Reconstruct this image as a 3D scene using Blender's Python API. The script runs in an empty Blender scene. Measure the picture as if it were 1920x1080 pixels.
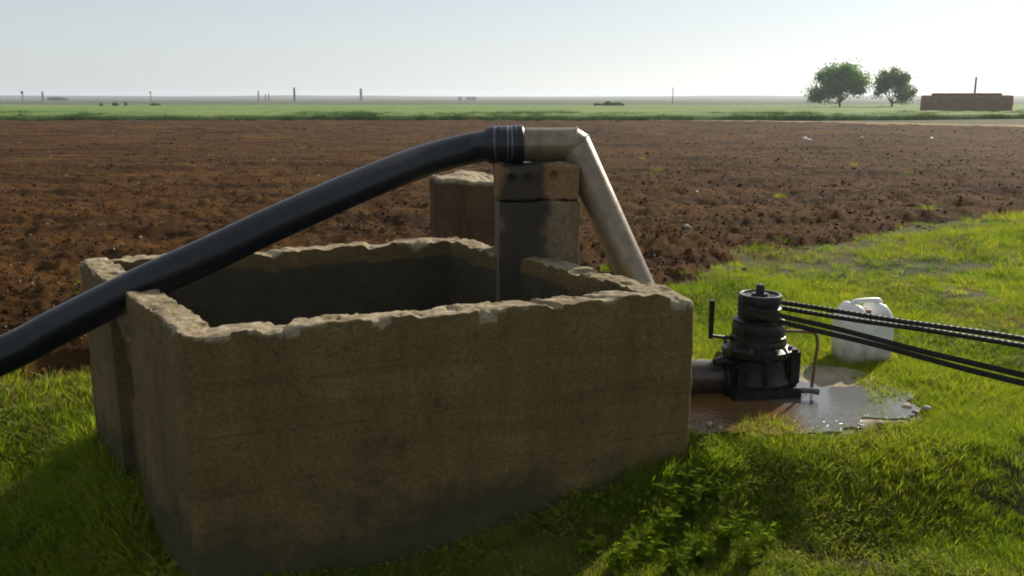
import bpy, bmesh, math, random
import numpy as np
from mathutils import Vector, Matrix

# ------------------------------------------------------------------ camera, sky, sun, exposure
SC = bpy.context.scene
COL = SC.collection
random.seed(7)
RNG = np.random.default_rng(7)
R = math.radians

cam_d = bpy.data.cameras.new('camera')
cam = bpy.data.objects.new('camera', cam_d)
COL.objects.link(cam)
cam.location = (0, 0, 1.6)
cam.rotation_euler = (R(90 - 11.86), 0, 0)
cam_d.sensor_width = 36
cam_d.lens = 36 * 1700 / 1920
cam_d.clip_start = 0.05
cam_d.clip_end = 9000
SC.camera = cam

SUN_AZ, SUN_EL = 38.0, 29.0
w = bpy.data.worlds.new('World')
SC.world = w
w.use_nodes = True
wn = w.node_tree
bg = wn.nodes['Background']
sky = wn.nodes.new('ShaderNodeTexSky')
sky.sky_type = 'NISHITA'
sky.sun_disc = False
sky.sun_elevation = R(SUN_EL)
sky.sun_rotation = R(SUN_AZ)
sky.air_density = 1.0
sky.dust_density = 0.5
sky.ozone_density = 1.0
hs = wn.nodes.new('ShaderNodeHueSaturation')          # thin high haze: a paler, cooler sky all round
hs.inputs['Saturation'].default_value = .5
wn.links.new(sky.outputs[0], hs.inputs['Color'])
tint = wn.nodes.new('ShaderNodeMix'); tint.data_type = 'RGBA'; tint.blend_type = 'MULTIPLY'
tint.inputs[0].default_value = 1; tint.inputs[7].default_value = (.97, 1.0, 1.045, 1)
wn.links.new(hs.outputs[0], tint.inputs[6])
veil = wn.nodes.new('ShaderNodeMix'); veil.data_type = 'RGBA'   # even veil of high haze
veil.inputs[0].default_value = .44; veil.inputs[7].default_value = (7.9, 8.6, 9.1, 1)
wn.links.new(tint.outputs[2], veil.inputs[6])
wn.links.new(veil.outputs[2], bg.inputs[0])
bg.inputs[1].default_value = 0.062

sun_d = bpy.data.lights.new('sun', 'SUN')
sun_d.energy = 5.0
sun_d.angle = R(0.6)
sun_d.color = (1.0, 0.90, 0.74)
sun = bpy.data.objects.new('sun', sun_d)
COL.objects.link(sun)
sun.rotation_euler = (R(-(90 - SUN_EL)), 0, R(-SUN_AZ))
sun.location = (20, 40, 30)

SC.view_settings.view_transform = 'Standard'
SC.view_settings.look = 'None'
SC.view_settings.exposure = 0.56
SC.view_settings.gamma = 1.0
SC.view_settings.use_curve_mapping = False
SC.render.engine = 'CYCLES'
SC.cycles.use_denoising = True
SC.cycles.max_bounces = 6
SC.cycles.volume_bounces = 0
SC.cycles.filter_width = 1.9

# ------------------------------------------------------------------ numpy noise
def _hash(ix, iy, iz):
    h = (ix.astype(np.int64) * 374761393 + iy.astype(np.int64) * 668265263 + iz.astype(np.int64) * 2147483647) & 0xffffffff
    h = ((h ^ (h >> 13)) * 1274126177) & 0xffffffff
    h = ((h ^ (h >> 16)) * 2246822519) & 0xffffffff
    return ((h ^ (h >> 15)) & 0xffffff) / float(0xffffff)

def vnoise(x, y, z=0.0):
    x = np.asarray(x, float); y = np.asarray(y, float)
    flat = np.isscalar(z)
    x0 = np.floor(x); y0 = np.floor(y)
    fx = x - x0; fy = y - y0
    ux = fx * fx * (3 - 2 * fx); uy = fy * fy * (3 - 2 * fy)
    if flat:
        zz = np.full_like(x0, math.floor(z))
        a = _hash(x0, y0, zz); b = _hash(x0 + 1, y0, zz); c = _hash(x0, y0 + 1, zz); d = _hash(x0 + 1, y0 + 1, zz)
        return (a * (1 - ux) + b * ux) * (1 - uy) + (c * (1 - ux) + d * ux) * uy
    z = np.asarray(z, float); z0 = np.floor(z); fz = z - z0; uz = fz * fz * (3 - 2 * fz)
    out = 0
    for k, wz in ((0, 1 - uz), (1, uz)):
        a = _hash(x0, y0, z0 + k); b = _hash(x0 + 1, y0, z0 + k); c = _hash(x0, y0 + 1, z0 + k); d = _hash(x0 + 1, y0 + 1, z0 + k)
        out = out + wz * ((a * (1 - ux) + b * ux) * (1 - uy) + (c * (1 - ux) + d * ux) * uy)
    return out

def fbm(x, y, z=0.0, octv=4, gain=0.5):
    s = 0; amp = 1; tot = 0
    for o in range(octv):
        k = 2.03 ** o
        s = s + amp * vnoise(x * k + 17.3 * o, y * k - 9.1 * o, (z * k if not np.isscalar(z) else z + 3 * o))
        tot += amp; amp *= gain
    return s / tot

def sstep(a, b, x):
    t = np.clip((x - a) / (b - a), 0, 1)
    return t * t * (3 - 2 * t)

# ------------------------------------------------------------------ mesh helpers
def tag(o, label=None, cat=None, group=None, kind=None):
    if label: o['label'] = label
    if cat: o['category'] = cat
    if group: o['group'] = group
    if kind: o['kind'] = kind
    return o

def mesh_np(name, V, F, mat=None, smooth=True):
    """V (N,3), F list of int arrays (M,k)"""
    me = bpy.data.meshes.new(name)
    V = np.asarray(V, np.float32)
    if not isinstance(F, (list, tuple)): F = [F]
    F = [np.asarray(f, np.int32) for f in F if len(f)]
    me.vertices.add(len(V)); me.vertices.foreach_set('co', V.ravel())
    nl = sum(f.size for f in F); npoly = sum(len(f) for f in F)
    me.loops.add(nl); me.loops.foreach_set('vertex_index', np.concatenate([f.ravel() for f in F]))
    me.polygons.add(npoly)
    tot = np.concatenate([np.full(len(f), f.shape[1], np.int32) for f in F])
    start = np.concatenate([[0], np.cumsum(tot)[:-1]]).astype(np.int32)
    me.polygons.foreach_set('loop_start', start)
    me.polygons.foreach_set('loop_total', tot)
    if smooth: me.polygons.foreach_set('use_smooth', np.ones(npoly, bool))
    me.update(calc_edges=True); me.validate()
    if mat: me.materials.append(mat)
    return me

def obj(name, me, parent=None, loc=None, link=True):
    o = bpy.data.objects.new(name, me)
    if link: COL.objects.link(o)
    if parent: o.parent = parent
    if loc is not None: o.location = loc
    return o

def thing(name, label, cat, loc=(0, 0, 0), rz=0, group=None):
    o = bpy.data.objects.new(name, None); COL.objects.link(o)
    o.empty_display_size = 0.1
    o.location = loc; o.rotation_euler = (0, 0, rz)
    return tag(o, label, cat, group)

def grid_faces(nr, nc, wrap=False):
    i = np.arange(nr - 1)[:, None]; j = np.arange(nc if wrap else nc - 1)[None, :]
    j2 = (j + 1) % nc
    return np.stack([i * nc + j, i * nc + j2, (i + 1) * nc + j2, (i + 1) * nc + j], -1).reshape(-1, 4)

class MB:
    """collects simple shapes into one mesh"""
    def __init__(s): s.V = []; s.Q = []; s.T = []; s.n = 0
    def add(s, V, Q=None, T=None):
        V = np.asarray(V, float)
        if Q is not None and len(Q): s.Q.append(np.asarray(Q) + s.n)
        if T is not None and len(T): s.T.append(np.asarray(T) + s.n)
        s.V.append(V); s.n += len(V)
    def lathe(s, prof, c=(0, 0, 0), n=32, axis=None):
        prof = np.array(prof, float)
        th = np.linspace(0, 2 * math.pi, n, endpoint=False)
        V = np.zeros((len(prof), n, 3))
        V[:, :, 0] = prof[:, 0:1] * np.cos(th); V[:, :, 1] = prof[:, 0:1] * np.sin(th); V[:, :, 2] = prof[:, 1:2]
        V = V.reshape(-1, 3)
        if axis is not None:
            q = Vector((0, 0, 1)).rotation_difference(Vector(axis).normalized()).to_matrix()
            V = V @ np.array(q).T
        V = V + np.array(c)
        Q = grid_faces(len(prof), n, True)
        s.add(V, Q)
    def tube(s, pts, rad, n=16, cap=True):
        pts = np.array(pts, float); m = len(pts)
        rad = np.broadcast_to(np.array(rad, float), (m,))
        T = np.gradient(pts, axis=0); T /= np.linalg.norm(T, axis=1)[:, None] + 1e-9
        up = np.array([0, 0, 1.0])
        if abs(T[0] @ up) > .9: up = np.array([0, 1.0, 0])
        N = np.zeros_like(pts); nv = up - (up @ T[0]) * T[0]
        for i in range(m):
            nv = nv - (nv @ T[i]) * T[i]; nv /= np.linalg.norm(nv); N[i] = nv
        B = np.cross(T, N)
        th = np.linspace(0, 2 * math.pi, n, endpoint=False)
        V = pts[:, None] + rad[:, None, None] * (np.cos(th)[None, :, None] * N[:, None] + np.sin(th)[None, :, None] * B[:, None])
        s.add(V.reshape(-1, 3), grid_faces(m, n, True))
        if cap:
            for i, fl in ((0, 1), (m - 1, 0)):
                ring = V[i]; c = ring.mean(0)
                VV = np.vstack([ring, c]); j = np.arange(n); j2 = (j + 1) % n
                s.add(VV, None, np.stack([j, j2, np.full(n, n)] if fl else [j2, j, np.full(n, n)], -1))
    def box(s, c, size, rz=0, bev=0.004, tilt=None):
        bm = bmesh.new(); bmesh.ops.create_cube(bm, size=1)
        for v in bm.verts: v.co = Vector((v.co.x * size[0], v.co.y * size[1], v.co.z * size[2]))
        if bev: bmesh.ops.bevel(bm, geom=bm.edges[:], offset=bev, segments=2, affect='EDGES')
        M = Matrix.Translation(c) @ Matrix.Rotation(rz, 4, 'Z')
        if tilt: M = M @ Matrix.Rotation(tilt[0], 4, 'X') @ Matrix.Rotation(tilt[1], 4, 'Y')
        bmesh.ops.transform(bm, matrix=M, verts=bm.verts)
        bmesh.ops.triangulate(bm, faces=bm.faces[:])
        bm.verts.index_update()
        s.add([v.co[:] for v in bm.verts], None, [[v.index for v in f.verts] for f in bm.faces]); bm.free()
    def mesh(s, name, mat, smooth=True, sharp=35):
        F = []
        if s.Q: F.append(np.vstack(s.Q))
        if s.T: F.append(np.vstack(s.T))
        me = mesh_np(name, np.vstack(s.V), F, mat, smooth)
        if smooth and sharp: me.set_sharp_from_angle(angle=R(sharp))
        return me
    def build(s, name, mat, parent=None, loc=None, smooth=True, sharp=35):
        return obj(name, s.mesh(name, mat, smooth, sharp), parent, loc)

def rough_box(L, W, H, res, rmin, rmax, seed, top_amp=0.01, face_amp=0.004, holes=(), taper=0.0):
    """concrete / stone block with worn, chipped edges. origin: centre of base. holes: (x, z, rx, rz, depth) in the -Y face"""
    nx, ny, nz = [max(2, int(round(a / res))) for a in (L, W, H)]
    idx = {}; P = []; Q = []
    def vid(i, j, k):
        key = (i, j, k)
        if key not in idx: idx[key] = len(P); P.append((i / nx * L, j / ny * W, k / nz * H))
        return idx[key]
    for i in range(nx):
        for j in range(ny):
            Q.append((vid(i, j, nz), vid(i + 1, j, nz), vid(i + 1, j + 1, nz), vid(i, j + 1, nz)))
            Q.append((vid(i, j, 0), vid(i, j + 1, 0), vid(i + 1, j + 1, 0), vid(i + 1, j, 0)))
    for i in range(nx):
        for k in range(nz):
            Q.append((vid(i, 0, k), vid(i + 1, 0, k), vid(i + 1, 0, k + 1), vid(i, 0, k + 1)))
            Q.append((vid(i, ny, k), vid(i, ny, k + 1), vid(i + 1, ny, k + 1), vid(i + 1, ny, k)))
    for j in range(ny):
        for k in range(nz):
            Q.append((vid(0, j, k), vid(0, j, k + 1), vid(0, j + 1, k + 1), vid(0, j + 1, k)))
            Q.append((vid(nx, j, k), vid(nx, j + 1, k), vid(nx, j + 1, k + 1), vid(nx, j, k + 1)))
    P = np.array(P); D = np.array([L, W, H])
    s = seed * 13.7
    nz_ = fbm(P[:, 0] * 9 + s, P[:, 1] * 9, P[:, 2] * 9 + s, 3)
    r = rmin + (rmax - rmin) * np.clip((nz_ - .35) / .4, 0, 1) ** 2
    r = np.minimum(r, .45 * min(L, W, H))[:, None]
    q = np.clip(P, r, D - r); d = P - q; ln = np.linalg.norm(d, axis=1)[:, None]
    P2 = q + d / np.maximum(ln, 1e-9) * r
    n = d / np.maximum(ln, 1e-9)
    f = (fbm(P[:, 0] * 22 + s, P[:, 1] * 22, P[:, 2] * 22, 3) - .5) * 2 * face_amp + (fbm(P[:, 0] * 4 + s, P[:, 1] * 4, P[:, 2] * 4, 2) - .5) * 2 * face_amp * 1.6
    P2 = P2 + n * f[:, None]
    P2[:, 2] += (P[:, 2] / H) ** 4 * (fbm(P[:, 0] * 6 + s, P[:, 1] * 6, s, 3) - .5) * 2 * top_amp
    for hx, hz, rx, rz_, dep in holes:
        e = ((P[:, 0] - L / 2 - hx) / rx) ** 2 + ((P[:, 2] - hz) / rz_) ** 2
        m = (P[:, 1] < 1e-6)
        P2[m, 1] += dep * (1 - sstep(.55, 1.15, e[m]))
    P2 -= np.array([L / 2, W / 2, 0])
    if taper: P2[:, :2] *= (1 - taper * P2[:, 2:3] / H)
    return P2, np.array(Q)

# ------------------------------------------------------------------ material helpers
def new_mat(name):
    m = bpy.data.materials.new(name); m.use_nodes = True
    nt = m.node_tree; b = nt.nodes['Principled BSDF']
    return m, nt, b
def N(nt, t, **kw):
    n = nt.nodes.new(t)
    for k, v in kw.items(): setattr(n, k, v)
    return n
def noise(nt, scale, detail=4, rough=.55, vec=None, sc=None):
    tc = vec
    if tc is None: tc = N(nt, 'ShaderNodeNewGeometry').outputs['Position']
    if sc is not None:
        mp = N(nt, 'ShaderNodeMapping'); mp.inputs['Scale'].default_value = sc
        nt.links.new(tc, mp.inputs[0]); tc = mp.outputs[0]
    n = N(nt, 'ShaderNodeTexNoise'); n.inputs['Scale'].default_value = scale
    n.inputs['Detail'].default_value = detail; n.inputs['Roughness'].default_value = rough
    nt.links.new(tc, n.inputs['Vector'])
    return n.outputs['Fac']
def ramp(nt, fac, stops):
    r = N(nt, 'ShaderNodeValToRGB')
    el = r.color_ramp.elements
    while len(el) < len(stops): el.new(.5)
    for e, (p, c) in zip(el, stops):
        e.position = p; e.color = (*c, 1) if len(c) == 3 else c
    nt.links.new(fac, r.inputs[0]); return r.outputs[0]
def mix(nt, fac, a, b, mode='MIX'):
    n = N(nt, 'ShaderNodeMix', data_type='RGBA', blend_type=mode)
    for s, v in ((n.inputs[0], fac), (n.inputs[6], a), (n.inputs[7], b)):
        if hasattr(v, 'links'): nt.links.new(v, s)
        elif isinstance(v, (int, float)): s.default_value = v
        else: s.default_value = (*v, 1)
    return n.outputs[2]
def math_n(nt, op, a, b=None, c=None, clamp=False):
    n = N(nt, 'ShaderNodeMath', operation=op, use_clamp=clamp)
    for s, v in zip(n.inputs, (a, b, c)):
        if v is None: continue
        if hasattr(v, 'links'): nt.links.new(v, s)
        else: s.default_value = v
    return n.outputs[0]
def bump(nt, b, h, strength=.4, dist=.01):
    n = N(nt, 'ShaderNodeBump'); n.inputs['Strength'].default_value = strength; n.inputs['Distance'].default_value = dist
    nt.links.new(h, n.inputs['Height']); nt.links.new(n.outputs[0], b.inputs['Normal'])
def pos_xyz(nt):
    s = N(nt, 'ShaderNodeSeparateXYZ'); nt.links.new(N(nt, 'ShaderNodeNewGeometry').outputs['Position'], s.inputs[0]); return s.outputs

def concrete(name, light, dark, wet=None, stain=.6):
    m, nt, b = new_mat(name)
    c = ramp(nt, noise(nt, 3.2, 6, .62), [(.25, dark), (.72, light)])
    fine = ramp(nt, noise(nt, 70, 4, .7), [(.32, (.62, .61, .60)), (.68, (1.2, 1.18, 1.14))])
    c = mix(nt, 1, c, fine, 'MULTIPLY')
    pits = ramp(nt, noise(nt, 28, 3, .6), [(.30, (.55, .52, .48)), (.40, (1, 1, 1))])
    c = mix(nt, .7, c, pits, 'MULTIPLY')
    streak = ramp(nt, noise(nt, 1.0, 5, .65, sc=(9, 9, .8)), [(.42, (1, 1, 1)), (.66, (.52, .46, .38))])
    c = mix(nt, stain, c, streak, 'MULTIPLY')
    lich = ramp(nt, noise(nt, 5.5, 5, .7), [(.60, (0, 0, 0)), (.72, (1, 1, 1))])
    c = mix(nt, math_n(nt, 'MULTIPLY', lich, .35), c, (.16, .125, .035))
    if wet is not None: c = wet(nt, c, b)
    nt.links.new(c, b.inputs['Base Color'])
    if not b.inputs['Roughness'].is_linked: b.inputs['Roughness'].default_value = .92
    b.inputs['Specular IOR Level'].default_value = .25
    bump(nt, b, math_n(nt, 'ADD', noise(nt, 60, 6, .7), math_n(nt, 'MULTIPLY', noise(nt, 9, 4), 1.2)), .85, .014)
    return m

def pillar_wet(nt, c, b):
    x, y, z = pos_xyz(nt)
    n = noise(nt, 7, 4, .6)
    cx = math_n(nt, 'ABSOLUTE', math_n(nt, 'SUBTRACT', math_n(nt, 'ADD', x, math_n(nt, 'MULTIPLY', math_n(nt, 'SUBTRACT', n, .5), .22)), .055))
    m1 = N(nt, 'ShaderNodeMapRange'); m1.inputs[1].default_value = .095; m1.inputs[2].default_value = .15; m1.inputs[3].default_value = 1; m1.inputs[4].default_value = 0
    nt.links.new(cx, m1.inputs[0])
    f = m1.outputs[0]
    r = N(nt, 'ShaderNodeMapRange'); r.inputs[3].default_value = .9; r.inputs[4].default_value = .42
    nt.links.new(f, r.inputs[0]); nt.links.new(r.outputs[0], b.inputs['Roughness'])
    return mix(nt, math_n(nt, 'MULTIPLY', f, .88), c, (.020, .018, .015))

def tank_wear_light(nt, c, b):
    at = N(nt, 'ShaderNodeAttribute'); at.attribute_name = 'broken_sunlit'  # chipped edges and top painted paler, sunlight put into their colour
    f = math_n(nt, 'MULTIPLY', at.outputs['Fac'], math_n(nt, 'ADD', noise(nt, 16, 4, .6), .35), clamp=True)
    core_sunlit = ramp(nt, noise(nt, 26, 6, .7), [(.3, (.15, .115, .07)), (.5, (.31, .255, .165)), (.7, (.48, .42, .30))])
    lines = ramp(nt, noise(nt, 1.0, 3, .5, sc=(.6, .6, 14)), [(.36, (.78, .76, .72)), (.5, (1, 1, 1))])
    ai = N(nt, 'ShaderNodeAttribute'); ai.attribute_name = 'inside'  # inner faces given dark algae tone, painting in the basin's shade
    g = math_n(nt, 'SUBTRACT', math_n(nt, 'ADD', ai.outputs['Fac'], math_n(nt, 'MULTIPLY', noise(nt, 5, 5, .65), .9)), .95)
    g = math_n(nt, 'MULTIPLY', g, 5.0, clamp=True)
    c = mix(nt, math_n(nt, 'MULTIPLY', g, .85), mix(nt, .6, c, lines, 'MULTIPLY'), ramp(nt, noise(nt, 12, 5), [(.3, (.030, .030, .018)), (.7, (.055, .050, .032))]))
    x, y, z = pos_xyz(nt)
    # shutter-board joints, cracks and a damp algae line along the foot
    zn = math_n(nt, 'ADD', z, math_n(nt, 'MULTIPLY', math_n(nt, 'SUBTRACT', noise(nt, 2.5, 3), .5), .03))
    fr = math_n(nt, 'ABSOLUTE', math_n(nt, 'SUBTRACT', math_n(nt, 'FRACT', math_n(nt, 'MULTIPLY', zn, 4.2)), .5))
    jm = N(nt, 'ShaderNodeMapRange'); jm.inputs[1].default_value = .025; jm.inputs[2].default_value = .0
    nt.links.new(fr, jm.inputs[0])
    jf = math_n(nt, 'MULTIPLY', jm.outputs[0], math_n(nt, 'GREATER_THAN', noise(nt, 2.2, 4, .6), .46))
    vo = N(nt, 'ShaderNodeTexVoronoi', feature='DISTANCE_TO_EDGE'); vo.inputs['Scale'].default_value = 1.5
    va = N(nt, 'ShaderNodeVectorMath', operation='ADD'); no_ = N(nt, 'ShaderNodeTexNoise'); no_.inputs['Scale'].default_value = 3.5; no_.inputs['Detail'].default_value = 6
    gp = N(nt, 'ShaderNodeNewGeometry').outputs['Position']; nt.links.new(gp, no_.inputs['Vector'])
    vs = N(nt, 'ShaderNodeVectorMath', operation='SCALE'); vs.inputs['Scale'].default_value = .35; nt.links.new(no_.outputs['Color'], vs.inputs[0])
    nt.links.new(gp, va.inputs[0]); nt.links.new(vs.outputs[0], va.inputs[1]); nt.links.new(va.outputs[0], vo.inputs['Vector'])
    cm = N(nt, 'ShaderNodeMapRange'); cm.inputs[1].default_value = .006; cm.inputs[2].default_value = .002; nt.links.new(vo.outputs['Distance'], cm.inputs[0])
    cf = math_n(nt, 'MULTIPLY', cm.outputs[0], math_n(nt, 'GREATER_THAN', noise(nt, 1.1, 3), .57))
    c = mix(nt, math_n(nt, 'MULTIPLY', math_n(nt, 'MAXIMUM', math_n(nt, 'MULTIPLY', jf, .6), cf), .6), c, (.035, .026, .015))
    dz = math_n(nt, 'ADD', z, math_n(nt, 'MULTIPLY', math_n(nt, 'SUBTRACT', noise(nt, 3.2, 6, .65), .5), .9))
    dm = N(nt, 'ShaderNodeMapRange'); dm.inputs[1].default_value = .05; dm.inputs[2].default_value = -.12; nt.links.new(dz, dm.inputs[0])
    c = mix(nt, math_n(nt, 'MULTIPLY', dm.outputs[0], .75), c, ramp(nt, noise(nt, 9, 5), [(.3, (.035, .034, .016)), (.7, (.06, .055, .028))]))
    return mix(nt, f, c, core_sunlit)

M = {}
M['tank'] = concrete('tank_concrete', (.200, .142, .056), (.112, .078, .030), tank_wear_light, .3)
M['pillar'] = concrete('pillar_concrete', (.26, .195, .12), (.16, .115, .068), pillar_wet)
M['block'] = concrete('block_stone', (.31, .195, .095), (.19, .115, .055), pillar_wet, .3)
M['stump'] = concrete('stump_concrete', (.15, .088, .046), (.08, .045, .025), tank_wear_light, .8)
M['slab'] = concrete('slab_concrete', (.42, .36, .26), (.28, .23, .16), None, .2)
M['mud_wall'] = concrete('mud_brick', (.30, .19, .115), (.22, .14, .085), None, .3)

def soil_mat(name, pal, fine=1.0):
    m, nt, b = new_mat(name)
    c = ramp(nt, noise(nt, .35, 5, .6), [(.3, pal[0]), (.55, pal[1]), (.75, pal[2])])
    c2 = ramp(nt, noise(nt, 14, 6, .75), [(.28, (.45, .42, .4)), (.5, (.95, .95, .95)), (.75, (1.45, 1.4, 1.3))])
    c = mix(nt, fine, c, c2, 'MULTIPLY')
    st = ramp(nt, noise(nt, 1.0, 5, .6, sc=(.18, 1.7, 1)), [(.40, (.50, .47, .44)), (.50, (.95, .93, .9)), (.62, (1.32, 1.28, 1.2))])
    c = mix(nt, .95, c, st, 'MULTIPLY')
    nt.links.new(c, b.inputs['Base Color']); b.inputs['Roughness'].default_value = .95
    b.inputs['Specular IOR Level'].default_value = .05
    bump(nt, b, noise(nt, 24, 8, .75), .9, .04)
    return m
M['soil'] = soil_mat('ploughed_soil', [(.046, .0215, .0055), (.070, .0335, .0090), (.094, .050, .0155)])
M['clod'] = soil_mat('soil_clod', [(.055, .025, .006), (.082, .040, .011), (.13, .078, .03)], .6)

def ground_mat():
    m, nt, b = new_mat('grassy_ground')
    x, y, z = pos_xyz(nt)
    near = ramp(nt, noise(nt, 1.1, 5, .6), [(.3, (.085, .060, .03)), (.5, (.055, .06, .018)), (.7, (.05, .065, .016))])
    near = mix(nt, .8, near, ramp(nt, noise(nt, 30, 5, .7), [(.3, (.5, .5, .5)), (.7, (1.3, 1.3, 1.2))]), 'MULTIPLY')
    dxm = math_n(nt, 'DIVIDE', math_n(nt, 'SUBTRACT', x, 1.45), 1.05); dym = math_n(nt, 'DIVIDE', math_n(nt, 'SUBTRACT', y, 4.65), .85)
    dd_ = math_n(nt, 'ADD', math_n(nt, 'SQRT', math_n(nt, 'ADD', math_n(nt, 'MULTIPLY', dxm, dxm), math_n(nt, 'MULTIPLY', dym, dym))), math_n(nt, 'MULTIPLY', math_n(nt, 'SUBTRACT', noise(nt, 4, 4), .5), .6))
    mm = N(nt, 'ShaderNodeMapRange'); mm.inputs[1].default_value = 1.15; mm.inputs[2].default_value = .9; nt.links.new(dd_, mm.inputs[0])
    near = mix(nt, mm.outputs[0], near, (.045, .028, .014))
    far = ramp(nt, noise(nt, 1, 4, .6, sc=(.0012, .012, 1)), [(.36, (.055, .065, .03)), (.46, (.09, .085, .06)), (.52, (.05, .065, .03)), (.60, (.11, .105, .075)), (.7, (.05, .06, .03))])
    d = N(nt, 'ShaderNodeMapRange'); d.inputs[1].default_value = 60; d.inputs[2].default_value = 160
    nt.links.new(y, d.inputs[0])
    nt.links.new(mix(nt, d.outputs[0], near, far), b.inputs['Base Color'])
    b.inputs['Roughness'].default_value = .95; b.inputs['Specular IOR Level'].default_value = .1
    bump(nt, b, noise(nt, 18, 6, .7), .7, .03)
    return m
M['ground'] = ground_mat()

def leaf_mat(name, dark, mid, pale, trans=.5, scale=.9, rough=.5, objrand=.35, spec=.4):
    m, nt, b = new_mat(name)
    oi = N(nt, 'ShaderNodeObjectInfo')
    f = math_n(nt, 'ADD', math_n(nt, 'MULTIPLY', noise(nt, scale, 4, .6), 1 - objrand), math_n(nt, 'MULTIPLY', oi.outputs['Random'], objrand))
    c = ramp(nt, f, [(.28, dark), (.5, mid), (.75, pale)])
    nt.links.new(c, b.inputs['Base Color']); b.inputs['Roughness'].default_value = rough
    b.inputs['Specular IOR Level'].default_value = spec
    t = N(nt, 'ShaderNodeBsdfTranslucent')
    nt.links.new(mix(nt, 1, c, (1.25, 1.3, .7), 'MULTIPLY'), t.inputs[0])
    ms = N(nt, 'ShaderNodeMixShader'); ms.inputs[0].default_value = trans
    nt.links.new(b.outputs[0], ms.inputs[1]); nt.links.new(t.outputs[0], ms.inputs[2])
    nt.links.new(ms.outputs[0], nt.nodes['Material Output'].inputs[0])
    return m
M['grass'] = leaf_mat('grass_blade', (.07, .125, .008), (.17, .23, .014), (.34, .33, .05), .6, 1.0, .75, .3, .08)
M['dry'] = leaf_mat('dry_grass', (.16, .12, .05), (.24, .18, .08), (.32, .26, .13), .4)
M['crop'] = leaf_mat('crop_leaf', (.028, .07, .009), (.05, .105, .013), (.10, .15, .03), .22, .05, .8, .35, .06)
M['weed'] = leaf_mat('weed_leaf', (.09, .15, .006), (.18, .26, .012), (.30, .34, .03), .74, 9, .8, .35, .06)
M['tree_leaf'] = leaf_mat('tree_leaf', (.045, .10, .012), (.075, .155, .02), (.12, .21, .035), .5, .5, .8, .35, .06)
M['tree_leaf_grey'] = leaf_mat('grey_tree_leaf', (.08, .12, .04), (.11, .16, .055), (.15, .20, .07), .5, .5, .8, .35, .06)

def simple(name, col, rough=.5, metal=0, var=.25, scale=12, bmp=0, coat=0, spec=.5):
    m, nt, b = new_mat(name)
    c = ramp(nt, noise(nt, scale, 5, .65), [(.3, tuple(v * (1 - var) for v in col)), (.7, tuple(min(1, v * (1 + var)) for v in col))])
    nt.links.new(c, b.inputs['Base Color'])
    rr = N(nt, 'ShaderNodeMapRange'); rr.inputs[3].default_value = max(.05, rough - .12); rr.inputs[4].default_value = min(1, rough + .15)
    nt.links.new(noise(nt, scale * 2.3, 4), rr.inputs[0]); nt.links.new(rr.outputs[0], b.inputs['Roughness'])
    b.inputs['Metallic'].default_value = metal; b.inputs['Coat Weight'].default_value = coat
    b.inputs['Specular IOR Level'].default_value = spec
    if bmp: bump(nt, b, noise(nt, scale * 4, 5), bmp, .004)
    return m
M['bark'] = simple('bark', (.10, .075, .05), .9, bmp=.6)
M['hose'] = simple('hose_rubber', (.006, .0075, .011), .32, var=.4, spec=.4, bmp=.15)
M['clamp'] = simple('clamp_steel', (.13, .14, .15), .36, .8, .5, 60)
M['pipe'] = simple('weathered_pipe', (.20, .155, .105), .30, .45, .3, 16, .15)
M['iron'] = simple('oily_iron', (.006, .0055, .005), .27, 0, .5, 22, 1.0, spec=.28)
M['wet_pipe'] = simple('wet_dark_pipe', (.055, .042, .030), .3, .3, .4, 14, .3)
M['iron_rim'] = simple('worn_iron', (.10, .098, .095), .42, .8, .3, 40, .2)
M['belt'] = simple('belt_rubber', (.016, .016, .014), .62, 0, .3, 40, .2, spec=.3)
M['rust'] = simple('rusty_tube', (.17, .085, .04), .6, .3, .35, 60, .3)
M['plastic'] = simple('white_plastic', (.74, .73, .68), .38, 0, .10, 9, .08)
pm_ = M['plastic'].node_tree; pb_ = pm_.nodes['Principled BSDF']
c0_ = pb_.inputs['Base Color'].links[0].from_socket
zz = math_n(pm_, 'ADD', pos_xyz(pm_)[2], math_n(pm_, 'MULTIPLY', math_n(pm_, 'SUBTRACT', noise(pm_, 11, 5, .65), .5), .30))
mz = N(pm_, 'ShaderNodeMapRange'); mz.inputs[1].default_value = .20; mz.inputs[2].default_value = .04; pm_.links.new(zz, mz.inputs[0])
pm_.links.new(mix(pm_, math_n(pm_, 'MULTIPLY', mz.outputs[0], .8), c0_, (.24, .17, .10)), pb_.inputs['Base Color'])
M['cap'] = simple('brown_cap', (.22, .10, .045), .5, 0, .2)
M['pale'] = simple('pale_scrap', (.68, .66, .62), .6, 0, .15)
M['stone'] = simple('field_stone', (.30, .25, .20), .85, 0, .3, 30, .5)
M['pole'] = simple('grey_pole', (.10, .10, .10), .8)
M['track'] = soil_mat('dirt_track', [(.26, .20, .12), (.34, .26, .16), (.38, .30, .19)], .5)
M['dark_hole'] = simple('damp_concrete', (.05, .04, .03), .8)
M['house'] = simple('pale_wall', (.42, .39, .34), .9)

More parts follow.
